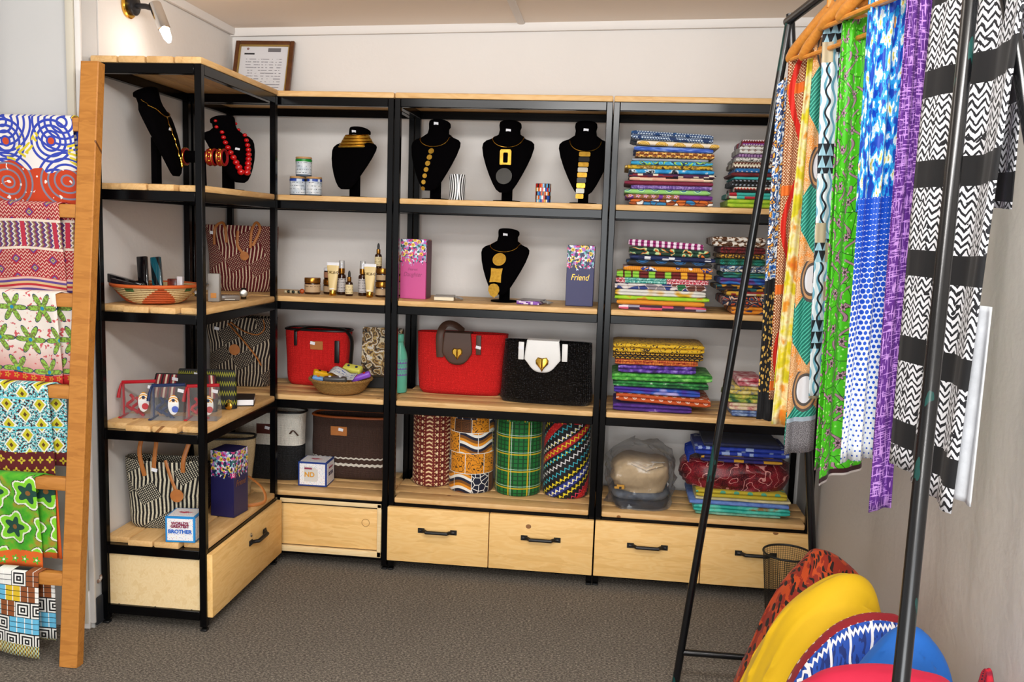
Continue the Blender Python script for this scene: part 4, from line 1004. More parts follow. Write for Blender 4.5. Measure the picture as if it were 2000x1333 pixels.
case('grey carton with an orange seal behind the near post', (.300, -.80, Z3), (0, 0, .2), (.042, .03, .105), mat('grey_carton', col='8f8a84', rough=.4), mat('orange_seal', col='b8782c', rough=.5), name='small_carton', cat='box')
case('flat clear tin lying beside the wrist watch', (.322, -.72, Z3), (0, 0, .5), (.075, .05, .020), mat('smoke_plastic', col='6a6058', rough=.15), name='flat_tin', cat='tin')
t = thing('wrist_watch', 'black wrist watch lying on the left unit third level', 'watch', (.345, -.64, Z3), .4)
m = MB(); m.rings([[(a, .024*math.cos(2*PI*k/24), .022+.020*math.sin(2*PI*k/24)) for k in range(24)] for a in (-.010, .010)], True, False, False); o = m.build('strap', BLEATHER, t); solid(o, .003)
m = MB(); m.lathe([(.014, 0), (.015, .002), (.015, .007), (.012, .009), (0, .009)], 20); o = m.build('dial', SILVER, t, (0, -.023, .024), (PI/2, 0, 0))
def gadget(label, loc, r3, d, m_, m2, cat='keyring', name='novelty_keyring'):
    t = thing(name, label, cat, loc, 0, 'novelty items in the straw basket'); t.rotation_euler = r3
    m = MB(); m.box((0, 0, 0), d, min(d)*.3, 3); m.build('body', m_, t)
    for k in (-1, 1):
        m = MB(); m.lathe([(.006, 0), (.006, .003), (0, .0035)], 12); m.build('button', m2, t, (k*d[0]*.22, 0, d[2]/2-.0005))
    return t
def plas(n_, c): return mat(n_, col=c, rough=.3)
gadget('yellow and black novelty item at the left of the straw basket', (.555, -0.301, Z4+.078), (.3, .25, .5), (.085, .03, .026), plas('p_amber', 'd8a010'), plas('p_black', '101010'))
gadget('light blue and grey novelty item under the yellow one', (.560, -0.326, Z4+.058), (.2, .2, .2), (.085, .028, .022), plas('p_sky', '6a9cd4'), plas('p_orange', 'd8701c'))
gadget('pale yellow green novelty camera at the top of the basket', (.672, -0.251, Z4+.098), (.45, .12, -.15), (.085, .042, .03), plas('p_lime', 'cfc956'), plas('p_navy', '1c2a54'))
gadget('purple novelty item at the right of the straw basket', (.722, -0.296, Z4+.074), (.3, -.35, .2), (.085, .028, .024), plas('p_violet', '8a52c4'), plas('p_red', 'c0301c'))
gadget('dark grey roll with white tag in the straw basket', (.625, -0.351, Z4+.064), (.2, .0, .15), (.10, .03, .03), plas('p_grey', '4a4642'), PAPER)
m = MB(); m.grid(lambda a, b: ((a-.5)*.12, (b-.5)*.05, .008*nz(a*4, b*3)+.012*math.sin(a*6)), 14, 6)
o = m.build('crumpled_note', mat('note_paper', lambda u, v, w: mix(lt(abs(v-.5), .28)*gt(frac(v*4.0), .45)*gt(noise(u, v, 0.0, 14.0, 2.0), .54), 'b9b8b4', '26438c'), rough=.6), None, (.645, -.311, Z4+.088), (.5, .12, -.2)); solid(o, .0008); tag(o, 'crumpled grey note with blue handwriting on the straw basket', 'note')
# ---------------------------------------------------------------- bags
def sisal(c1, c2, seed=0.0, per=.0155, ang=.5, duty=.54):
    def f(u, v, w):
        a, b = rot(u+seed, v, ang); k = white(flr(a/.085), flr(b/.065))
        uu = u+tri(v/.13)*.008
        st = gt(frac(uu/per), duty); fi = gt(frac((u+v*.55)/.0085), duty-.04)*gt(frac((v-u*.55)/.0085), duty-.16)
        return mix(selv(gt(k, .55), fi, st), c1, c2)
    return f
def selv(k, a, b): return k*a+(1.0-k)*b
def weave_b(u, v, w): return sn(u*2*PI/.006)*.5+sn(v*2*PI/.005)*.5
def bag(name, label, loc, rotz, wt, wb, dt, db, h, m_, sag=.0, e=3.2, rimm=None, flare=None, lean=0.0, n=56):
    t = thing(name, label, 'bag', loc, rotz, 'woven handbags')
    m = MB(); rings = []; NV = 16
    def prof(s_):
        w_ = lerp(wb, wt, s_**.8)/2; d_ = lerp(db, dt, s_**.7)/2
        if s_ < .12: q = math.sqrt(max(0, 1-(1-s_/.12)**2)); w_ *= .93+.07*q; d_ *= .8+.2*q
        return w_, d_
    sd = abs(hash_(label))*.001
    for k in range(NV+1):
        s_ = k/NV; w_, d_ = prof(s_)
        def fn(p, s_=s_):
            p = p.copy(); p.z -= sag*s_**2*(1-(p.x/(wt/2))**2); p.x += .006*nz(p.z*9, p.y*6, sd); p.y += .010*nz(p.x*8, p.z*8, sd+4)*s_+lean*s_
            return p
        rings.append(superring(0, 0, h*s_, w_, d_, n, e, fn))
    # inner wall
    for s_ in (1.0, .9, .55, .12):
        w_, d_ = prof(s_); rings.append(superring(0, lean*s_, h*s_-(.001), w_-.006, d_-.006, n, e, lambda p, s_=s_: p-Vector((0, 0, sag*s_**2*(1-(p.x/(wt/2))**2)))))
    m.rings(rings, True, True, True); m.build('body', m_, t, ang=60)
    if rimm:
        m = MB(); m.tube([Vector(p)+Vector((0, 0, .001)) for p in rings[NV]], .0055, 6, closed=True); m.build('rim', rimm, t)
    t['_'] = 0; del t['_']; t2 = (t, rings[NV]); return t2
def hash_(s_): 
    q = 0
    for c in s_: q = (q*31+ord(c)) % 9973
    return q
def strap(t, pts, r, m_, flat=.3, name='handle', n=8):
    P_ = [Vector(p) for p in pts]; out = []
    for i in range(len(P_)-1):
        p = [P_[max(0, min(len(P_)-1, k))] for k in (i-1, i, i+1, i+2)]
        for q in range(6):
            a = q/6; out.append(.5*((2*p[1])+(p[2]-p[0])*a+(2*p[0]-5*p[1]+4*p[2]-p[3])*a*a+(3*p[1]-p[0]-3*p[2]+p[3])*a**3))
    out.append(P_[-1]); m = MB(); m.tube(out, r, n, flat=flat); return m.build(name, m_, t)
def patch(t, x, y, z, w_, h, m_, rx=0.0, th=.003, name='leather_patch'):
    m = MB(); m.box((0, 0, 0), (w_, th, h), .001, 1); return m.build(name, m_, t, (x, y, z), (rx, 0, 0))
def pendant(t, x, y, z, r, m_):
    m = MB(); m.lathe([(r, 0), (r*1.02, .0015), (r, .003), (0, .0035)], 24); return m.build('leather_disc', m_, t, (x, y, z), (PI/2, 0, 0))
def price(t, x, y, z, rx=0.0):
    m = MB(); m.box((0, 0, 0), (.022, .0008, .013)); return m.build('price_tag', PAPER, t, (x, y, z), (rx, .2, 0))
def wovenm(name, fn, **k): return mat(name, fn, rough=k.pop('rough', .75), bump=weave_b, bstr=k.pop('bstr', .7), bdist=.002, **k)
SIS1 = wovenm('sisal_black_cream', sisal('121010', 'd6cdb4', .0))
SIS2 = wovenm('sisal_maroon_cream', sisal('5c0a12', 'd8bfa2', .31, duty=.66))
SIS3 = wovenm('sisal_brown_cream', sisal('1d1210', 'c4b49c', .67, duty=.62))
REDW = wovenm('red_weave', lambda u, v, w: mix(noise(u, v*4.0, 0.0, 160.0, 2.0), 'b00508', 'e01410'))
BLKW = mat('black_weave', lambda u, v, w: mix(gt(noise(u*1.6, v*2.0, 0.0, 110.0, 1.0), .62), '08080a', '3e3e42'), rough=.3, bump=lambda u, v, w: sn(u*2*PI/.008)*.5+sn(v*2*PI/.007)*.5, bstr=1.0, bdist=.004)  # light flecks paint the weave's glossy highlights into the colour
BRNW = wovenm('brown_weave', lambda u, v, w: mix(lt(abs(v-.075+sn(u*260.0)*.002), .006), mix(lt(abs(v-.105+sn(u*260.0)*.002), .0035), mix(noise(u*3.0, v*3.0, 0.0, 120.0, 2.0), '24130c', '4e342a'), 'd8d2c6'), 'd8d2c6'))
WBW = wovenm('white_black_weave', lambda u, v, w: mix(lt(v, .165), mix(noise(u, v, 0.0, 160.0, 2.0), 'c8c2b6', 'dedad0'), mix(gt(noise(u, v, 0.0, 200.0, 1.0), .6), '0b0b0d', '26262a')))
STRW = wovenm('beige_weave', lambda u, v, w: mix(noise(u, v*3.0, 0.0, 160.0, 2.0), 'a8906a', 'c9b48c'))
# left unit, third level: maroon sisal tote
t, _ = bag('woven_tote', 'maroon and cream woven tote with tan leather handles', (.160, -.225, Z3), .06, .315, .26, .12, .11, .285, SIS2)
strap(t, [(-.10, -.062, .20), (-.095, -.066, .27), (-.07, -.05, .295), (-.05, -.066, .27), (-.045, -.066, .21)], .006, LEATHER, .6); strap(t, [(.06, -.066, .19), (.065, -.066, .26), (.08, -.05, .30), (.10, -.06, .27), (.07, -.066, .20)], .006, LEATHER, .6)
strap(t, [(.005, -.064, .262), (.005, -.068, .20), (.03, -.069, .165)], .006, LEATHER, .3, 'closing_strap'); pendant(t, .035, -.068, .155, .019, LEATHER); price(t, -.105, -.068, .25)
# left unit, fourth level: brown sisal bag
t, _ = bag('woven_tote', 'dark brown and cream woven bag with looping tan strap', (.160, -.225, Z4), .06, .315, .26, .12, .12, .305, SIS3)
strap(t, [(-.03, -.066, .285), (.03, -.075, .25), (.09, -.073, .235), (.12, -.066, .26), (.11, -.05, .30)], .0045, LEATHER, .6); strap(t, [(-.04, -.066, .28), (.02, -.078, .22), (.08, -.078, .15), (.11, -.074, .10)], .006, LEATHER, .4, 'closing_strap'); pendant(t, -.01, -.070, .165, .024, LEATHER); price(t, -.09, -.068, .255)
# left unit, bottom: black and cream tote
t, _ = bag('woven_tote', 'black and cream woven tote with round leather tag on the bottom shelf', (.158, -.912, Z5), .10, .295, .245, .10, .12, .262, SIS1, .01)
strap(t, [(-.06, -.05, .20), (-.075, -.055, .29), (-.065, -.03, .355), (-.02, -.04, .35), (-.018, -.06, .27), (-.02, -.063, .235)], .0085, LEATHER, .6); strap(t, [(.085, -.058, .22), (.09, -.062, .27), (.11, -.04, .345), (.115, .0, .36)], .0085, LEATHER, .6)
strap(t, [(.02, -.056, .262), (.04, -.066, .21), (.062, -.07, .155)], .006, LEATHER, .35, 'closing_strap'); pendant(t, .068, -.072, .135, .024, LEATHER); price(t, -.015, -.070, .228)
# beige bag and black bag behind it
t, _ = bag('straw_bag', 'beige straw bag behind the dark blue gift box', (.215, -.535, Z5), .30, .25, .20, .11, .10, .255, STRW, -.0, rimm=BLEATHER)
strap(t, [(.10, -.055, .10), (.16, -.10, .06), (.17, -.13, .012), (.10, -.16, .006)], .007, LEATHER, .3, 'shoulder_strap')
t, _ = bag('dark_bag', 'black woven bag in the shade behind the cream tote', (.150, -.715, Z5), .10, .17, .16, .08, .08, .19, BLKW)
# corner unit, bottom: white and black bag, brown bag
t, _ = bag('two_tone_bag', 'white over black woven bag in the room corner', (.30, -.215, Z5), .0, .30, .26, .12, .10, .31, WBW, rimm=BLEATHER)
patch(t, -.02, -.062, .235, .07, .045, mat('maroon_leather', col='4a1c14', rough=.5)); price(t, -.005, -.0645, .24)
strap(t, [(.13, -.05, .21), (.115, -.068, .235), (.10, -.066, .22)], .006, DLEATHER, .4, 'strap_tab')
t, _ = bag('brown_bag', 'dark brown woven bag with white twisted stripes and tan trim', (.64, -.118, Z5), .0, .375, .375, .15, .14, .285, BRNW, rimm=mat('rust_trim', col='9a4c1c', rough=.5))
patch(t, -.045, -.079, .225, .075, .042, LEATHER, .05); price(t, -.035, -.082, .232)
# corner unit, fourth shelf: red bag with black handles
t, _ = bag('red_bag', 'red woven bag with black strap on the corner unit', (.472, -.112, Z4), .0, .30, .27, .13, .12, .25, REDW, rimm=BLEATHER)
patch(t, .012, -.069, .185, .058, .038, LEATHER, .04); price(t, -.005, -.072, .195)
m = MB(); m.box((-.085, -.068, .215), (.014, .006, .07), .002); m.build('strap_tab', BLEATHER, t); m = MB(); m.box((.105, -.066, .16), (.022, .006, .10), .002); m.build('strap_tab', BLEATHER, t)
strap(t, [(-.09, -.066, .245), (-.03, -.04, .262), (.06, -.03, .262), (.13, -.035, .255), (.165, -.045, .215), (.166, -.05, .14), (.158, -.05, .06)], .014, BLEATHER, .35)
# middle unit: red bag with brown flap, black bag with white flap
def flap(t, m_, x, y, w_, zt, zb, curve=.03, back=.06):
    m = MB()
    def fn(a, b):
        s_ = (a-.5)*2
        if b < .25: q = b/.25; return (x+s_*w_/2*.93, y+back*(1-q), zt+.004*math.sin(q*PI))
        q = (b-.25)/.75; ww = w_/2*(.93+.12*math.sin(q*PI*.75)); zz = lerp(zt, zb, q)
        if q > .55: zz = zz+((abs(s_))**2.6)*(q-.55)/.45*curve*1.4
        return (x+s_*ww*(1-.10*max(0, q-.8)/.2*abs(s_)), y-.007-.004*math.sin(q*PI), zz)
    m.grid(fn, 20, 20); o = m.build('flap', m_, t, ang=70); return solid(o, .003)
def clasp(t, x, y, z, s_=.022):
    pts = [(0, -1.5), (.35, -.9), (1, -.2), (1.05, .35), (.7, .85), (0, .7), (-.7, .85), (-1.05, .35), (-1, -.2), (-.35, -.9)]
    m = MB(); m.rings([[(a*s_*k, -d, b*s_*k) for a, b in pts] for k, d in ((1, 0), (1, .003), (.8, .006))]); o = m.build('clasp', GOLD, t, (x, y, z), ang=30)
    m = MB(); m.tube([(0, -.008, s_*.7), (0, -.010, 0), (0, -.006, -s_*1.3)], [.003, .004, .0015], 8); m.build('clasp_pin', GOLD, o)
t, _ = bag('red_bag', 'red woven bag with brown flap and gold clasp', (1.135, -.145, Z4), .0, .40, .365, .11, .13, .27, REDW, -.0)
flap(t, DLEATHER, -.01, -.062, .125, .272, .135)
clasp(t, -.008, -.076, .190)
strap(t, [(-.085, -.066, .165), (-.088, -.070, .26), (-.07, -.04, .305), (-.03, -.03, .305), (.005, .0, .275)], .016, DLEATHER, .25); m = MB(); m.box((.083, -.068, .225), (.022, .006, .085), .002); m.build('strap_tab', DLEATHER, t); price(t, .083, -.0725, .215)
t, _ = bag('black_bag', 'glossy black woven bag with white flap and gold clasp', (1.52, -.255, Z4), -.06, .37, .40, .085, .125, .262, BLKW, .0)
flap(t, WLEATHER, -.012, -.052, .145, .268, .135, .035); clasp(t, -.012, -.067, .178, .026)
for sx in (-1, 1):
    m = MB(); m.box((-.012+sx*.092, -.054, .222), (.024, .006, .075), .0028, 2); m.build('strap_tab', WLEATHER, t)
price(t, -.104, -.058, .235)
# clear pouches on the left unit
def pouch(label, loc, rotz, w_, h, tr, fr, badge):
    t = thing('clear_pouch', label, 'pouch', loc, rotz, 'clear zipped pouches')
    m = MB()
    def ring(z, d): return [(-w_/2, -d, z), (w_/2, -d, z), (w_/2, d, z), (-w_/2, d, z)]
    m.rings([ring(.001, .04), ring(h*.5, .024), ring(h, .003)], True, True, False); m.build('film', CLEAR, t, smooth=False)
    m = MB(); m.tube([(-w_/2-.004, 0, h), (w_/2, 0, h+.006)], .0065, 8); m.build('zip', tr, t)
    m = MB(); m.box((-w_/2, 0, .0025), (.012, .082, .005), .001, 1); m.tube([(-w_/2, 0, .0065), (-w_/2, 0, h)], .005, 8); m.build('piping', tr, t)
    m = MB(); m.tube([(-w_/2-.006, 0, h-.002), (-w_/2-.012, -.006, h-.03), (-w_/2-.015, -.008, h-.055)], [.003, .005, .007], 8); m.build('tassel', tr, t)
    bd = mat('eye_badge', lambda u, v, w: mix(lt(hyp(u, w-.02), .007), mix(lt(hyp(u-.006, w+.012), .011), mix(gt(w, .012)*gt(frac(hyp(u, w-.012)*150.0), .5), 'e6e4e0', 'd8961c'), badge), '1c1c22'), rough=.4, coord='OBJ')if badge not in BADGES else BADGES[badge]
    BADGES[badge] = bd
    m = MB(); m.rings([[(.019*math.cos(2*PI*k/28)*(1+.12*math.cos(4*PI*k/28)*0), s_, .036*math.sin(2*PI*k/28)) for k in range(28)] for s_ in (-.002, .002)]); m.build('eye_badge', bd, t, (w_*.18, -.022, h*.46))
    m = MB()
    for k in range(3): m.tube([(-w_*.3+k*.02+.012*math.sin(q), .004+.004*math.cos(q*2), h*.62-q*.008-.01*k) for q in range(8)], .006, 6)
    m.build('folded_contents', tr, t); price(t, w_*.38, -.012, h*.88, .2); return t
BADGES = {}
CR = mat('red_trim', col='b01422', rough=.35); CN = mat('navy_trim', col='1a2c54', rough=.35)
BADGES = {}
def bdg(nm, c):
    BADGES[c] = mat(nm, lambda u, v, w: mix(lt(hyp(u, w-.017), .006), mix(lt(hyp(u-.006, w+.016), .012), mix(gt(w, .010)*gt(frac(hyp(u, w-.006)*130.0), .45), 'e6e4e0', 'd8961c'), c), '1c2a4a'), rough=.4, coord='OBJ')
bdg('badge_red', 'c01820'); bdg('badge_blue', '1c4ab8')
pouch('clear pouch with red trim nearest the ladder', (.083, -.955, Z4), .20, .115, .125, CR, None, 'c01820')
pouch('clear pouch with navy trim between the two red ones', (.203, -.965, Z4), .18, .115, .12, CN, None, '1c4ab8')
pouch('clear pouch with red trim behind the near post', (.322, -.940, Z4), .20, .110, .12, CR, None, 'c01820')
def purse(label, loc, rotz, w_, h, fn):
    t = thing('zip_purse', label, 'purse', loc, rotz, 'patterned zip purses')
    m = MB(); m.rings([superring(0, .0+.02*k/6, h*k/6, w_/2*(1-.10*(k/6)**2), lerp(.028, .004, (k/6)**1.2), 32, 3) for k in range(7)]); m.build('body', fn, t, ang=60)
    m = MB(); m.tube([(-w_*.44, .02, h), (w_*.44, .02, h)], .003, 6); m.build('zip', BLEATHER, t); price(t, -.03, -.008, h*.9, .3); return t
purse('black purse with yellow chevrons behind the clear pouches', (.235, -.745, Z4), .15, .24, .145, mat('purse_yellow', p_zig(['0d0c0b', '0d0c0b', '0d0c0b', '8a8a1c'], .009, 1.6), rough=.7))
purse('black purse with red and cream bars behind the clear pouches', (.185, -.82, Z4), .15, .25, .135, mat('purse_red', lambda u, v, w: mix(gt(v, .05)*gt(frac(u/.18), .45), '0d0b0b', pick(frac(u/.03), ['7a1420', 'd8c8b0', '7a1420', '1a0c0c'])), rough=.7))
t = thing('notebook', 'dark brown notebook lying at the end of the left unit', 'notebook', (.335, -.63, Z4), .35)
m = MB(); m.box((0, 0, .014), (.088, .118, .022), .001, 1); m.build('pages', PAPER, t)
m = MB(); m.box((0, 0, .0015), (.092, .122, .003), .001, 1); m.box((0, 0, .0265), (.092, .122, .003), .001, 1); m.box((-.046, 0, .014), (.003, .122, .028), .001, 1); m.build('cover', mat('brown_cover', col='231816', rough=.5), t)
t = thing('brass_keyring', 'brass round keyring beside the brown notebook', 'keyring', (.338, -.765, Z4))
m = MB(); m.lathe([(.014, 0), (.014, .004), (.011, .006), (0, .006)], 18); m.build('medal', GOLD, t, (0, 0, .015), (PI/2, 0, 0))
m = MB(); m.tube([(.008*math.cos(q*PI/8), -.0, .031+.008*math.sin(q*PI/8)) for q in range(16)], .0012, 6, closed=True); m.build('ring', BRASS, t)
# ---------------------------------------------------------------- fabric covered cylinders
def cyl(label, x, y, r, h, m_):
    t = thing('fabric_cylinder', label, 'fabric pouf', (x, y, Z5), PI, 'fabric covered cylinders on the bottom shelf')
    def wob(p): p = p.copy(); k = 1+.012*nz(p.z*9+x*20, math.atan2(p.y, p.x)); p.x *= k; p.y *= k; return p
    m = MB(); m.rings([[wob(Vector((q*r*math.cos(2*PI*k/48), q*r*math.sin(2*PI*k/48), z))) for k in range(48)] for q, z in ((.93, 0), (.985, .006), (1, .02), (1, .1), (1, .2), (1, h-.03), (.99, h-.008), (.93, h))]); m.build('cover', m_, t, ang=60)
    m = MB(); m.tube([(r*.97*math.cos(2*PI*k/40), r*.97*math.sin(2*PI*k/40), h-.004) for k in range(40)], .004, 6, closed=True); m.build('piping', m_, t)
def y1(u, v, w):
    c = mix(lt(hyp(frac(u/.0125)-.5, frac(v/.0125)-.5), .2), '6a1610', 'd8b07a'); s_ = frac(u/.095)
    ch = gt(frac(v/.019+abs(s_-.5)*2.2), .6); c = mix(lt(abs(s_-.5), .14), c, mix(ch, '6a1610', 'e2c496'))
    bt = lt(abs(abs(s_-.5)-.36), .055); bow = lt(abs(frac(v/.028)-.5)*1.4, abs(frac(u/.012)-.5)+.08)*gt(abs(frac(v/.028)-.5), -.1)*lt(abs(frac(v/.028)-.5), .25); return mix(bt, c, mix(bow, '5c120e', 'e6cda2'))
def y2(u, v, w):
    a = u/.085; b = v/.09; k = white(flr(a+flr(b)*.35), flr(b)); x = frac(a+flr(b)*.35); y = frac(b)
    p1 = mix(lt(voro(u, v, 38.0, 'DISTANCE_TO_EDGE'), .06), '10162e', 'e6e4de'); p2 = mix(gt(frac(hyp(x-.1, y-.2)*6.0), .5), '10162e', 'a8a23c'); p2 = mix(lt(voro(u, v, 190.0), .3), p2, '2a2c14')
    p3 = mix(gt(frac(noise(u, v, 0.0, 30.0, 1.0)*7.0), .78), 'd98a14', '3a2208'); p4 = mix(gt(frac(mx(abs(frac(u/.04)-.5), abs(frac(v/.04)-.5))*7.0), .6), '6a3c10', '1c0f06')
    p5 = pick(frac((v+sn(u*40.0)*.012)/.05), ['10162e', 'e6e4de', 'd98a14', '7a4a14'])
    c = mix(gt(k, .2), p1, p2); c = mix(gt(k, .42), c, p3); c = mix(gt(k, .64), c, p4); c = mix(gt(k, .8), c, p5); return mix(mx(lt(x, .03), lt(y, .03)), c, 'e6e4de')
def y3(u, v, w):
    a = frac(u/.085); b = frac(v/.075); c = mix(mx(gt(frac(u/.0215), .72), gt(frac(v/.019), .78)), '0c6a2a', '073a18')
    c = mix(mx(lt(abs(a-.5), .035), lt(abs(b-.5), .035))*.8, c, 'd8b418'); return mix(mx(lt(abs(a-.62), .012), lt(abs(b-.62), .012)), c, 'c8d8d0')
def y4(u, v, w):
    a, b = rot(u, v, .62); row = flr(b/.03); bg = pick(white(row, 0.0*a), ['0c0c10', '1c2a78', '0c0c10', 'a8121c', '141014'])
    z = lt(abs(frac(b/.03)-.5+(tri(a/.022)-.5)*.5), .10); lc = pick(white(row, row+3.0), ['e0c81c', 'e6e4e4', '3ab0c0', 'd83a5a', 'e0c81c']); c = mix(z, bg, lc)
    d = abs(frac(a/.022)-.5)+abs(frac(b/.03)-.5); c = mix(lt(d, .16)*gt(white(row, 5.0), .4), c, 'e2d424'); e1, e2 = rot(u-.02, v, -.75); return mix(lt(abs(frac(e1/.30)-.5), .05), c, mix(gt(noise(u, v, 0.0, 120.0, 1.0), .6), 'b80f16', 'd83a30'))
cyl('fabric cylinder in dark red dotted print, leftmost of the four', 1.012, -.125, .091, .335, cloth('cyl_red', y1))
cyl('fabric cylinder in navy and mustard patchwork print', 1.197, -.185, .098, .335, cloth('cyl_patch', y2))
cyl('fabric cylinder in green plaid', 1.405, -.175, .102, .335, cloth('cyl_plaid', y3))
cyl('fabric cylinder in multicoloured zigzag print with red sash, rightmost of the four', 1.616, -.165, .101, .335, cloth('cyl_tribal', y4))
# ---------------------------------------------------------------- framed certificate and wall lamp
t = thing('framed_certificate', 'framed certificate leaning on the wall above the corner unit', 'picture frame', (.168, -.055, 2.0005)); t.rotation_euler = (-.28, 0, .0)
FW = mat('frame_wood', lambda x, y, z: mix(noise(x*4, y*4, z*4, 12.0, 3.0), '3c200c', '6a3c18'), rough=.35, coord='OBJ')
W_, H_ = .275, .29
for nm, c, d in (('frame_bar', (-W_/2+.01, 0, H_/2), (.02, .018, H_)), ('frame_bar', (W_/2-.01, 0, H_/2), (.02, .018, H_)), ('frame_bar', (0, 0, H_-.01), (W_-.04, .018, .02)), ('frame_bar', (0, 0, .01), (W_-.04, .018, .02))):
    m = MB(); m.box(c, d, .003, 2); m.build(nm, FW, t)
GS = mat('gold_slip', col='a98a48', rough=.4, metal=.6)
for s_ in (-1, 1):
    m = MB(); m.box((s_*(W_/2-.0225), -.004, H_/2), (.005, .012, H_-.04), .001, 1); m.build('gold_slip', GS, t); m = MB(); m.box((0, -.004, H_/2+s_*(H_/2-.0225)), (W_-.05, .012, .005), .001, 1); m.build('gold_slip', GS, t)
def cert(u, v, w):
    ln = lt(abs(frac(v/.0135)-.5), .13)*gt(noise(u, v*.4, 0.0, 75.0, 2.0), .47)*gt(u, .03)*lt(u, .20)*lt(v, .19); c = mix(ln, 'd2d2d6', '85858c')
    c = mix(gt(u, .13)*lt(u, .19)*gt(v, .217)*lt(v, .236), c, '6e6c70'); c = mix(gt(u, .02)*lt(u, .068)*gt(v, .204)*lt(v, .212), c, '2a2a2e'); return mix(lt(hyp(u-.035, v-.232), .006), c, '8a6a6a')
m = MB(); m.box((0, .003, H_/2), (W_-.045, .003, H_-.045)); m.build('certificate_sheet', mat('certificate', cert, rough=.25), t)
t = thing('wall_lamp', 'chrome spot lamp on a dark round base fixed to the left wall', 'lamp', (0, -.83, 2.225))
DK = mat('dark_metal', col='2b2a2c', rough=.35, metal=.5)
m = MB(); m.lathe([(.042, -.006), (.044, .002), (.040, .006), (0, .007)], 28); m.build('brass_plate', GOLD, t, (.003, -.004, -.004), (0, PI/2, 0))
m = MB(); m.lathe([(.038, 0), (.038, .014), (.030, .020), (0, .021)], 28); m.build('base', DK, t, (.006, .006, .004), (0, PI/2, 0))
m = MB(); m.tube([(.02, .006, 0), (.06, .006, -.002), (.085, .006, -.008)], .010, 12); m.build('arm', DK, t)
ax = Vector((.055, .0, -.135)); a0 = Vector((.092, .006, .012)); q = ax.to_track_quat('Z', 'Y').to_euler()
m = MB(); m.lathe([(.0, 0), (.020, .002), (.0225, .008), (.0225, .098), (.019, .10), (.019, .05), (0, .05)], 24, cap=False); m.build('head', CHROME, t, a0, tuple(q))
m = MB(); m.lathe([(.0165, .06), (.0175, .10), (.014, .135), (.006, .15), (0, .152)], 20); m.build('bulb', mat('lamp_glow', col='ffffff', emit='fff4e2', estr=14.0), t, a0, tuple(q))
sp = bpy.data.lights.new('lamp_bulb_light', 'POINT'); sp.energy = 0.9; sp.shadow_soft_size = .02; sp.color = (1, .98, .95); so = bpy.data.objects.new('lamp_bulb_light', sp); COL.objects.link(so); so.location = Vector((0, -.83, 2.225))+a0+ax.normalized()*.175; so['label'] = 'lamp glow'
# ---------------------------------------------------------------- stacks of folded cloth
def folded(desc, x0, x1, z, th, m_, yf, dep=.27, seed=0.0, tilt=0.0, where='', fray=0.0):
    m = MB(); NX = 20; r = th/2
    sec = []
    for k in range(9): a = -PI/2+k*PI/8; sec.append((-math.cos(a)*min(r*1.15, .02), r+math.sin(a)*r*.97))     # front roll, bottom to top
    if th > .021:
        sec = []
        for c0 in (.25, .75):
            for k in range(6): a = -PI/2+k*PI/5; sec.append((-math.cos(a)*min(r*.62, .012)-(.003 if c0 < .5 else 0), th*c0+math.sin(a)*r*.485))
    sec = sec+[(dep*.4, th*.985), (dep*.75, th*.97), (dep, th*.9), (dep, th*.1), (dep*.75, 0), (dep*.4, 0)]
    rings = []
    for i in range(NX+1):
        a = i/NX; x = lerp(x0, x1, a); rd = 1.0
        e_ = min(a, 1-a)*(x1-x0)
        if e_ < .008: rd = .72+.28*math.sqrt(max(0, 1-(1-e_/.008)**2))
        dy = .006*nz(a*3+seed, seed*1.7)+.004*nz(a*11+seed, 2.0); dz = tilt*(a-.5)
        tk = 1+.10*nz(a*4+seed, 7.0)
        rings.append([Vector((x+.004*nz(q*.9+seed, a*2), yf+.006+y*1.0+dy, z+r+(zz-r)*rd*tk*.98+dz)) for q, (y, zz) in enumerate(sec)])
    m.rings(rings)
    for f in m.uv:
        for i, (p, h) in enumerate(f): f[i] = (h+seed*.37, p+seed*.21)
    o = m.build('folded_cloth', m_, ang=60)
    return tag(o, desc+' folded cloth '+where, 'folded cloth', 'folded cloths '+where)
KF = {}
def fc(key, fn, rough=.7):
    KF[key] = cloth('fold_'+key, fn, rough=rough); return KF[key]
S = [0]
def stack(where, zb, yf, rows, dep=.27, tilts=()):
    z = zb+.0004
    for i, (x0, x1, th, desc, fn) in enumerate(rows):
        S[0] += 1; tl = [0.0]+list(tilts); z += abs((tilts[i] if i < len(tilts) else 0.0)-(tl[i] if i < len(tl) else 0.0))/2
        folded(desc, x0, x1, z, th, fc('%03d' % S[0], fn), yf+.008*nz(S[0]*1.3), dep, S[0]*1.13, (tilts[i] if i < len(tilts) else 0.0), where)
        z += th
def pl(c, c2=None): return p_blotch([(.4, c), (.6, c2 or c)], 25.0)
Y0 = -.372
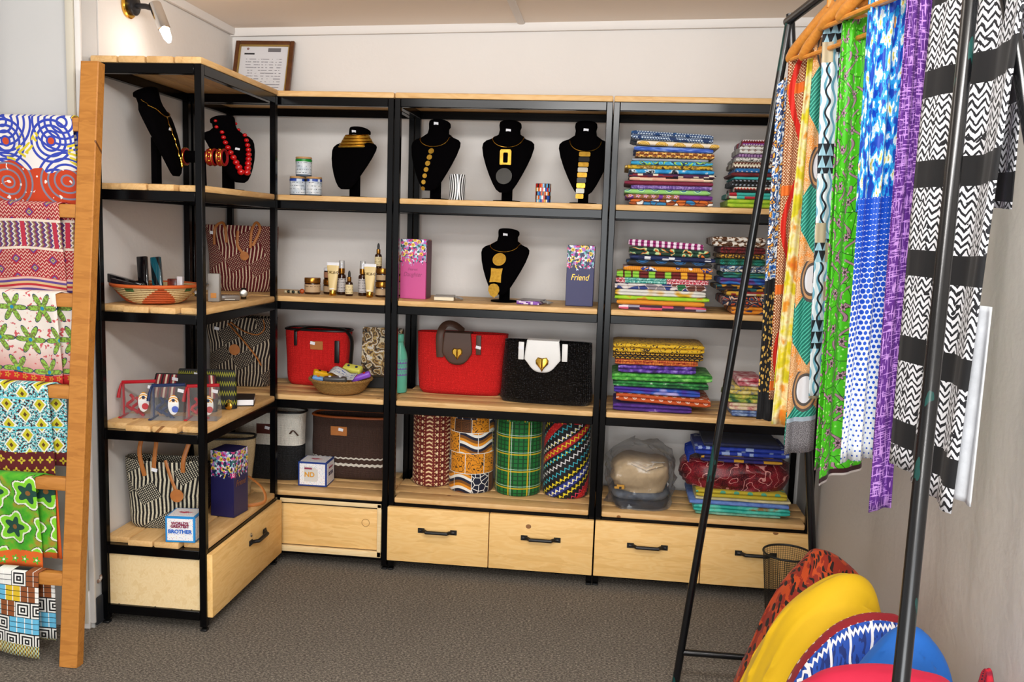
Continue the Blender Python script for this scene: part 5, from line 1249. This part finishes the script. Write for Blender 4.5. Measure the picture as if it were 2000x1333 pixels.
stack("in the upper cloth shelf's left stack", Z2, Y0, [
    (1.831, 2.158, .023, 'orange white and blue mosaic print', p_mosaic(['c8641c', 'e6e2dc', '2c78a8', 'e6e2dc', '9a4a1a'], 34.0, '5a2a10', .06)),
    (1.816, 2.155, .020, 'purple print', layered(pl('5c1a74', '6e2488'), p_floral('8a5a34', 'c9a0c0', 'd8641c', .03, 5), lambda u, v, w: gt(noise(u, v*.2, 0.0, 14.0, 1.0), .54))),
    (1.811, 2.146, .019, 'pale green circle print', p_rings('8cc46a', '1c5c8a', 'a8d88a', .055, 3.0, .35)),
    (1.836, 2.152, .017, 'violet crosshatched', p_hatch('5a3a86', 'a088c4', .003)),
    (1.809, 2.155, .016, 'plain maroon', pl('6a0f2c', '7a1836')),
    (1.828, 2.154, .015, 'salmon pink and cream', p_blocks(['d8a088', '2a1410', 'd8a890', 'e0c8a8'], .05, .02)),
    (1.826, 2.163, .014, 'plum checked with cream blocks', p_blocks(['4a1440', 'e0d4bc', '7a1420', '4a1440', '2c1030'], .02, .011)),
    (1.825, 2.156, .017, 'bright blue and white splashed', p_blotch([(.42, '1278b4'), (.54, '2a9ad0'), (.57, 'e0e8ea'), (.62, '0c1824')], 18.0)),
    (1.808, 2.150, .016, 'yellow and brown banded', p_blotch([(.38, '3a2010'), (.45, 'd8ac14'), (.55, '6a4418'), (.62, 'e0c070')], 32.0)),
    (1.831, 2.149, .016, 'sky blue and lime swirled', p_swirl(['2a92c0', '9ccc4a', '1c3a5c', '5ab8d8', '2a92c0'], 14.0, 1.6)),
    (1.835, 2.131, .010, 'thin plain grey', pl('8a90a0', '9aa0ae')),
    (1.849, 2.153, .023, 'brown and gold flowered', p_floral('8a4a14', 'e0a83c', '5a1c0c', .035, 6, 'f0d8a0')),
    (1.841, 2.148, .019, 'royal blue streaked', p_blotch([(.4, '2244a0'), (.52, '3a62c0'), (.6, '7a98dc')], 60.0, 2.0, .2)),
    (1.851, 2.170, .018, 'cream with gold circles', p_rings('e4d4bc', 'c08a1c', 'e8c870', .07, 5.0, .36)),
    (1.827, 2.145, .036, 'navy and white dotted', layered(p_dots('1a3a66', 'b8c4d0', .0105, .36), p_zig(['123a6a', '0f6aa0', '16305c'], .03, .8), lambda u, v, w: gt(noise(u, v, 0.0, 22.0, 1.0), .58))),
], tilts=[.0]*11+[-.004, -.006, -.010, -.014])
stack("in the upper cloth shelf's right stack", Z2, Y0, [
    (2.215, 2.43, .034, 'lime green', p_blotch([(.4, '8ab41c'), (.6, 'b4cc34')], 20.0)),
    (2.217, 2.427, .026, 'turquoise and red banded', p_blocks(['3ab0a4', '3ab0a4', 'b02430', 'd8d4b8'], .03, .05)),
    (2.238, 2.426, .022, 'black with red chevrons', p_zig(['14100e', '14100e', 'c04030', 'e0d8cc'], .012, .9)),
    (2.229, 2.424, .028, 'black with pale spots', p_dots('141210', '8a94a0', .016, .26)),
    (2.236, 2.423, .011, 'thin turquoise', pl('2aa8a8', '4ab8b4')),
    (2.223, 2.422, .016, 'thin dark red', pl('5c1018', '741a24')),
    (2.238, 2.421, .017, 'blue spotted with mustard end', p_dots('1c6cb0', 'd8dce0', .018, .2)),
    (2.229, 2.419, .025, 'cream with brown zigzags', p_zig(['e4dcc8', 'e4dcc8', '5a2414'], .012, .9)),
    (2.235, 2.418, .017, 'white with black scrolls', p_swirl(['d8d6d0', '1c1a1a', 'd8d6d0', 'd8d6d0'], 38.0, 1.6)),
    (2.247, 2.417, .013, 'thin purple striped', p_stripes('5c2468', 'a884b0', .012, .6)),
    (2.248, 2.415, .030, 'brown and white diamond print', p_diam('d8d8d4', '6a3420', 'e4e0dc', .024, .030)),
    (2.258, 2.413, .026, 'dark red with purple and white zigzags', p_zig(['6a1018', 'd8d0d0', '6a2a7a', 'c01820'], .010, .8)),
], .24)
stack("in the second cloth shelf's left stack", Z3, Y0, [
    (1.81, 2.156, .020, 'pink white and grey', p_blocks(['d04a6c', 'ecdce0', '9a96a8', '3a2438', 'd8607c'], .045, .014)),
    (1.801, 2.149, .020, 'orange with a large blue circle', p_rings('d8861c', '1c4a86', 'e09a24', .15, 2.0, .45)),
    (1.792, 2.167, .017, 'lime and gold', p_blotch([(.40, '8cc41c'), (.52, 'a4d02a'), (.55, 'c88a1c'), (.65, '8a5a14')], 10.0, 2.0)),
    (1.793, 2.151, .025, 'white yellow and brown', p_blotch([(.40, '3a2414'), (.47, 'd8a81c'), (.52, 'd8d4cc'), (.62, 'd0ccc4'), (.66, '5a4020')], 9.0, 1.0)),
    (1.79, 2.153, .025, 'red green and blue patchwork', p_mosaic(['a8242c', '1c6a3a', 'd8d0cc', '6a3a2c', '2a3a7a', '8a8088'], 30.0, 'c8b8b0', .05)),
    (1.793, 2.159, .022, 'teal crosshatched with red ends', layered(p_hatch('1a8a80', 'a8d8cc', .003), p_mosaic(['a81c30', 'c03048'], 80.0, 'e4c8c8', .12), lambda u, v, w: gt(noise(u, 0.0, 2.0, 6.0, 0.0), .5))),
    (1.796, 2.171, .027, 'maroon with yellow and green blocks', p_blocks(['d8961c', '7ab82a', '6a1410', 'e0a424', '8ac43a'], .032, .07, '5a1410', .22)),
    (1.822, 2.172, .021, 'orange and blue striped leaf print', layered(p_stripes('d07a14', 'e0941c', .008, .5), p_swirl(['1c2a7a', 'e4e0dc', '1c2a7a', 'd8861c'], 20.0, 1.2), lambda u, v, w: gt(noise(u, v, 0.0, 12.0, 1.0), .53))),
    (1.834, 2.167, .020, 'dark with blue and gold rings', p_rings('2a2420', '1c6aa8', '0f2038', .075, 4.0, .4)),
    (1.845, 2.181, .019, 'navy with white dashes', p_blocks(['0f1c44', '0f1c44', '0f1c44', 'd8d8dc', '14245a'], .024, .007)),
    (1.842, 2.160, .029, 'dark green and orange swirled', p_swirl(['123424', '123424', 'd86a24', 'b8d094', '1c4a34', '123424'], 16.0, 1.3)),
    (1.837, 2.132, .027, 'magenta and white striped', p_stripes('e4d4e0', '8a1460', .0235, .5)),
], tilts=[0]*8+[-.004, -.006, -.008, -.012])
stack("in the second cloth shelf's right stack", Z3, Y0, [
    (2.255, 2.387, .031, 'orange and navy leaf print', p_swirl(['d8861c', 'd8861c', '1c2a5a', 'd8861c'], 18.0, 1.2)),
    (2.218, 2.385, .041, 'navy and orange patterned', p_swirl(['121c34', 'c8501c', '1c4a6a', 'd8b090', '121c34'], 20.0, 1.5)),
    (2.232, 2.383, .019, 'red and gold', p_blocks(['8a1c1c', 'c89a2c', 'd8c8b0', '8a1c1c'], .02, .012)),
    (2.192, 2.382, .025, 'dark multicoloured', p_mosaic(['14202c', '1c5a5c', 'c88a1c', '14202c', '3a1c14'], 50.0)),
    (2.206, 2.380, .027, 'cobalt blue', p_blotch([(.4, '1c3a8a'), (.52, '1c74c0'), (.62, '5a2a7a')], 12.0, 2.0)),
    (2.216, 2.378, .022, 'teal grass print', p_blotch([(.4, '0f3a34'), (.55, '1c7a78'), (.62, '5a8a2c')], 70.0, 2.0, .3)),
    (2.203, 2.377, .027, 'white and blue leaf print', p_swirl(['1c2c54', 'd8dcd8', '5a7a9c', '1c2c54', 'd8d4c0'], 17.0, 1.4)),
    (2.201, 2.375, .027, 'green and teal ringed', p_rings('0f4a34', '14a08c', '0c3a2c', .05, 4.0, .4)),
    (2.196, 2.373, .019, 'gold speckled', p_speck('3a2414', 'c8962c', 110.0, .35)),
    (2.199, 2.372, .027, 'dark red woven', p_hatch('3a0a0c', '8a1c20', .003)),
    (2.165, 2.370, .040, 'brown and white floral', p_blotch([(.45, '4a2a10'), (.5, '8a5a24'), (.52, 'd8d0c4'), (.65, 'e0dcd4')], 55.0, 2.0)),
], .24)
stack("in the third cloth shelf's left stack", Z4, -.355, [
    (1.806, 2.124, .029, 'deep purple with a white mark', p_blotch([(.45, '3c1a6c'), (.6, '54288c'), (.66, 'd8c8e4')], 14.0)),
    (1.817, 2.198, .034, 'rust orange with white rings', p_rings('b84a14', 'e4d8c8', 'b84a14', .036, 3.0, .33)),
    (1.807, 2.154, .026, 'violet and blue', p_blotch([(.40, '40208c'), (.52, '1c54b0'), (.6, 'b0a4d4')], 7.0, 2.0)),
    (1.802, 2.186, .023, 'dark green edged', p_blotch([(.42, '0f4a24'), (.56, '2a8a3a'), (.64, 'c8d8c4')], 20.0)),
    (1.796, 2.199, .031, 'leaf green batik', p_blotch([(.38, '1c6a1c'), (.52, '4ca83a'), (.66, '8acc6a')], 32.0)),
    (1.820, 2.132, .032, 'purple batik', p_blotch([(.38, '2c1454'), (.52, '58309c'), (.66, '9a80cc')], 40.0)),
    (1.806, 2.139, .022, 'orange and red woven', p_hatch('9c2c14', 'd88a34', .0035)),
    (1.796, 2.158, .028, 'black and gold scalloped', p_dots('1c100c', 'c8961c', .020, .38, '3a2010')),
    (1.795, 2.161, .037, 'yellow with brown scrolls', p_swirl(['d0a414', 'd0a414', '2c180c', 'd8b02c', 'd0a414'], 30.0, 1.4)),
], .26, tilts=[0, -.012, -.006, 0, .008, .004, .003, .004, .005])
stack('in the small heap behind the rack leg', Z4, -.345, [
    (2.286, 2.411, .026, 'blue tie-dye', p_blotch([(.4, '2a4a8c'), (.6, '9ab0d0')], 30.0)),
    (2.275, 2.409, .031, 'cream and pink tie-dye', p_blotch([(.4, 'b84a5c'), (.55, 'e0ccb0'), (.65, 'd8c890')], 26.0)),
    (2.265, 2.407, .033, 'green and yellow tie-dye', p_blotch([(.4, '2a5a3c'), (.5, '8aa03c'), (.6, 'd8c45c')], 24.0)),
    (2.272, 2.405, .035, 'yellow and blue tie-dye', p_blotch([(.4, '3a5a8c'), (.5, 'd0b84a'), (.62, 'e0d498')], 24.0)),
    (2.302, 2.402, .036, 'red and white tie-dye', p_blotch([(.4, 'a82c3c'), (.52, 'd08088'), (.62, 'e4d0cc')], 28.0)),
], .20)
stack("in the lowest cloth shelf's stack", Z5, -.35, [
    (2.167, 2.508, .013, 'clear wrapped pale green', pl('5a9a84', '8abca8')),
    (2.157, 2.544, .030, 'turquoise wrapped', p_blotch([(.45, '22a092'), (.58, '5cc4b0'), (.66, '8a6a34')], 12.0)),
    (2.139, 2.538, .018, 'periwinkle blue', pl('4a6ab4', '6a88c8')),
    (2.163, 2.545, .016, 'cream', pl('c4b888', 'd8cca0')),
    (2.162, 2.527, .032, 'mustard with teal dots', p_dots('b4a024', '4a9a7c', .055, .2)),
], .26)
def lump(name, label, x0, x1, yf, dep, z, h, m_, seed, wr=.012, cat='folded cloth', top=.6):
    m = MB(); rings = []
    for k in range(13):
        s_ = k/12; q = math.sin(PI*(.10+.62*s_)) ; w_ = (x1-x0)/2*(.86+.14*q)*(1 if s_ < .7 else lerp(1, top, ((s_-.7)/.3)**2)); d_ = dep/2*(.86+.14*q)*(1 if s_ < .7 else lerp(1, top, ((s_-.7)/.3)**2))
        def fn(p, s_=s_):
            k2 = wr*nz(p.x*14+seed, p.y*14, p.z*30)+wr*.5*nz(p.x*40, p.y*30+seed, p.z*60); e = 0 if s_ == 0 else 1
            return p+Vector((k2, k2*.9, k2*.6*e*(1 if s_ > .1 else 0)))
        rings.append(superring((x0+x1)/2, yf+dep/2, z+h*s_, w_, d_, 60, 3.2, fn))
    m.rings(rings); o = m.build(name, m_, ang=80); return tag(o, label, cat)
def sequin(u, v, w):
    c = p_blotch([(.4, '3c0410'), (.6, '7a0c1e')], 22.0)(u, v, w); c = mix(lt(abs(noise(u, v, 0.0, 16.0, 1.0)-.5), .010), c, 'c88a84'); return mix(lt(voro(u, v, 150.0), .10), c, 'e06058')
zs = Z5+.110
lump('sequin_cloth', 'dark red sequinned cloth bundled on the lowest cloth shelf', 2.102, 2.553, -.355, .28, zs, .108, cloth('sequin_red', sequin, rough=.4), 3.0, .016, top=.85)
stack('on the dark red sequinned cloth', zs+.114, -.345, [
    (2.175, 2.50, .028, 'indigo and gold bordered', p_blocks(['1c1454', '1c1454', 'b8861c', '241a6a', '1c1454'], .04, .02)),
    (2.150, 2.525, .036, 'royal blue shawl-like checked', p_blocks(['0f2a8c', '0f2a8c', '0f2a8c', '8a9cc4', '14349c'], .016, .022)),
    (2.185, 2.49, .018, 'dark navy', pl('0d1230', '161c44')),
], .24)
m = MB()                     # shawl fringe
for k in range(26):
    y = -.335+k*.008; m.tube([(2.155, y, zs+.15), (2.128+.008*nz(k*1.1), y+.004*nz(k*.7), zs+.135), (2.126+.010*nz(k*.9), y, zs+.105+.012*nz(k*1.9))], .0018, 5)
m.build('fringe', mat('fringe_blue', col='14308c', rough=.7), [q for q in COL.objects if 'shawl-like' in q.get('label', '')][0])
# wrapped shirts
KH = lambda n_, c, c2: cloth(n_, p_blotch([(.4, c), (.6, c2)], 16.0))
lump('folded_shirt', 'dark grey wrapped shirts at the bottom of the shirt pile', 1.815, 2.060, -.345, .25, Z5+.0005, .036, KH('shirt_dark', '22242c', '34363e'), 8.0, .006, 'shirt', .96)
lump('folded_shirt', 'blue grey wrapped shirt in the middle of the shirt pile', 1.812, 2.058, -.345, .25, Z5+.038, .032, KH('shirt_grey', '4a505c', '6a707a'), 9.0, .006, 'shirt', .96)
sh = thing('folded_shirt', 'beige folded shirt with collar on top of the shirt pile', 'shirt', (0, 0, 0))
o = lump('body', '', 1.815, 2.055, -.345, .25, Z5+.071, .125, KH('shirt_beige', 'a68e6c', 'b89f7c'), 10.0, .012, 'shirt', .78); o.parent = sh
for k in ('label', 'category'): del o[k]
m = MB(); m.tube([(1.90, -.315, Z5+.190), (1.925, -.335, Z5+.186), (1.955, -.345, Z5+.175), (1.985, -.335, Z5+.186), (2.02, -.315, Z5+.190)], .014, 8, flat=.5); m.build('collar', KH('shirt_beige', 'a68e6c', 'b89f7c'), sh)
m = MB(); m.box((1.848, -.359, Z5+.098), (.042, .003, .018), .001, 1); m.build('woven_label', mat('shirt_label', p_blocks(['2a1c14', 'b8862c'], .01, .01), rough=.6), sh)
FILM = film('plastic_film', .03, .55, lambda u, v, w: abs(noise(u, v, 0.0, 22.0, 4.0)-.5))
lump('plastic_wrap', 'crinkled clear plastic film around the pile of shirts', 1.795, 2.078, -.365, .29, Z5+.0002, .262, FILM, 12.0, .030, 'plastic film', .40)
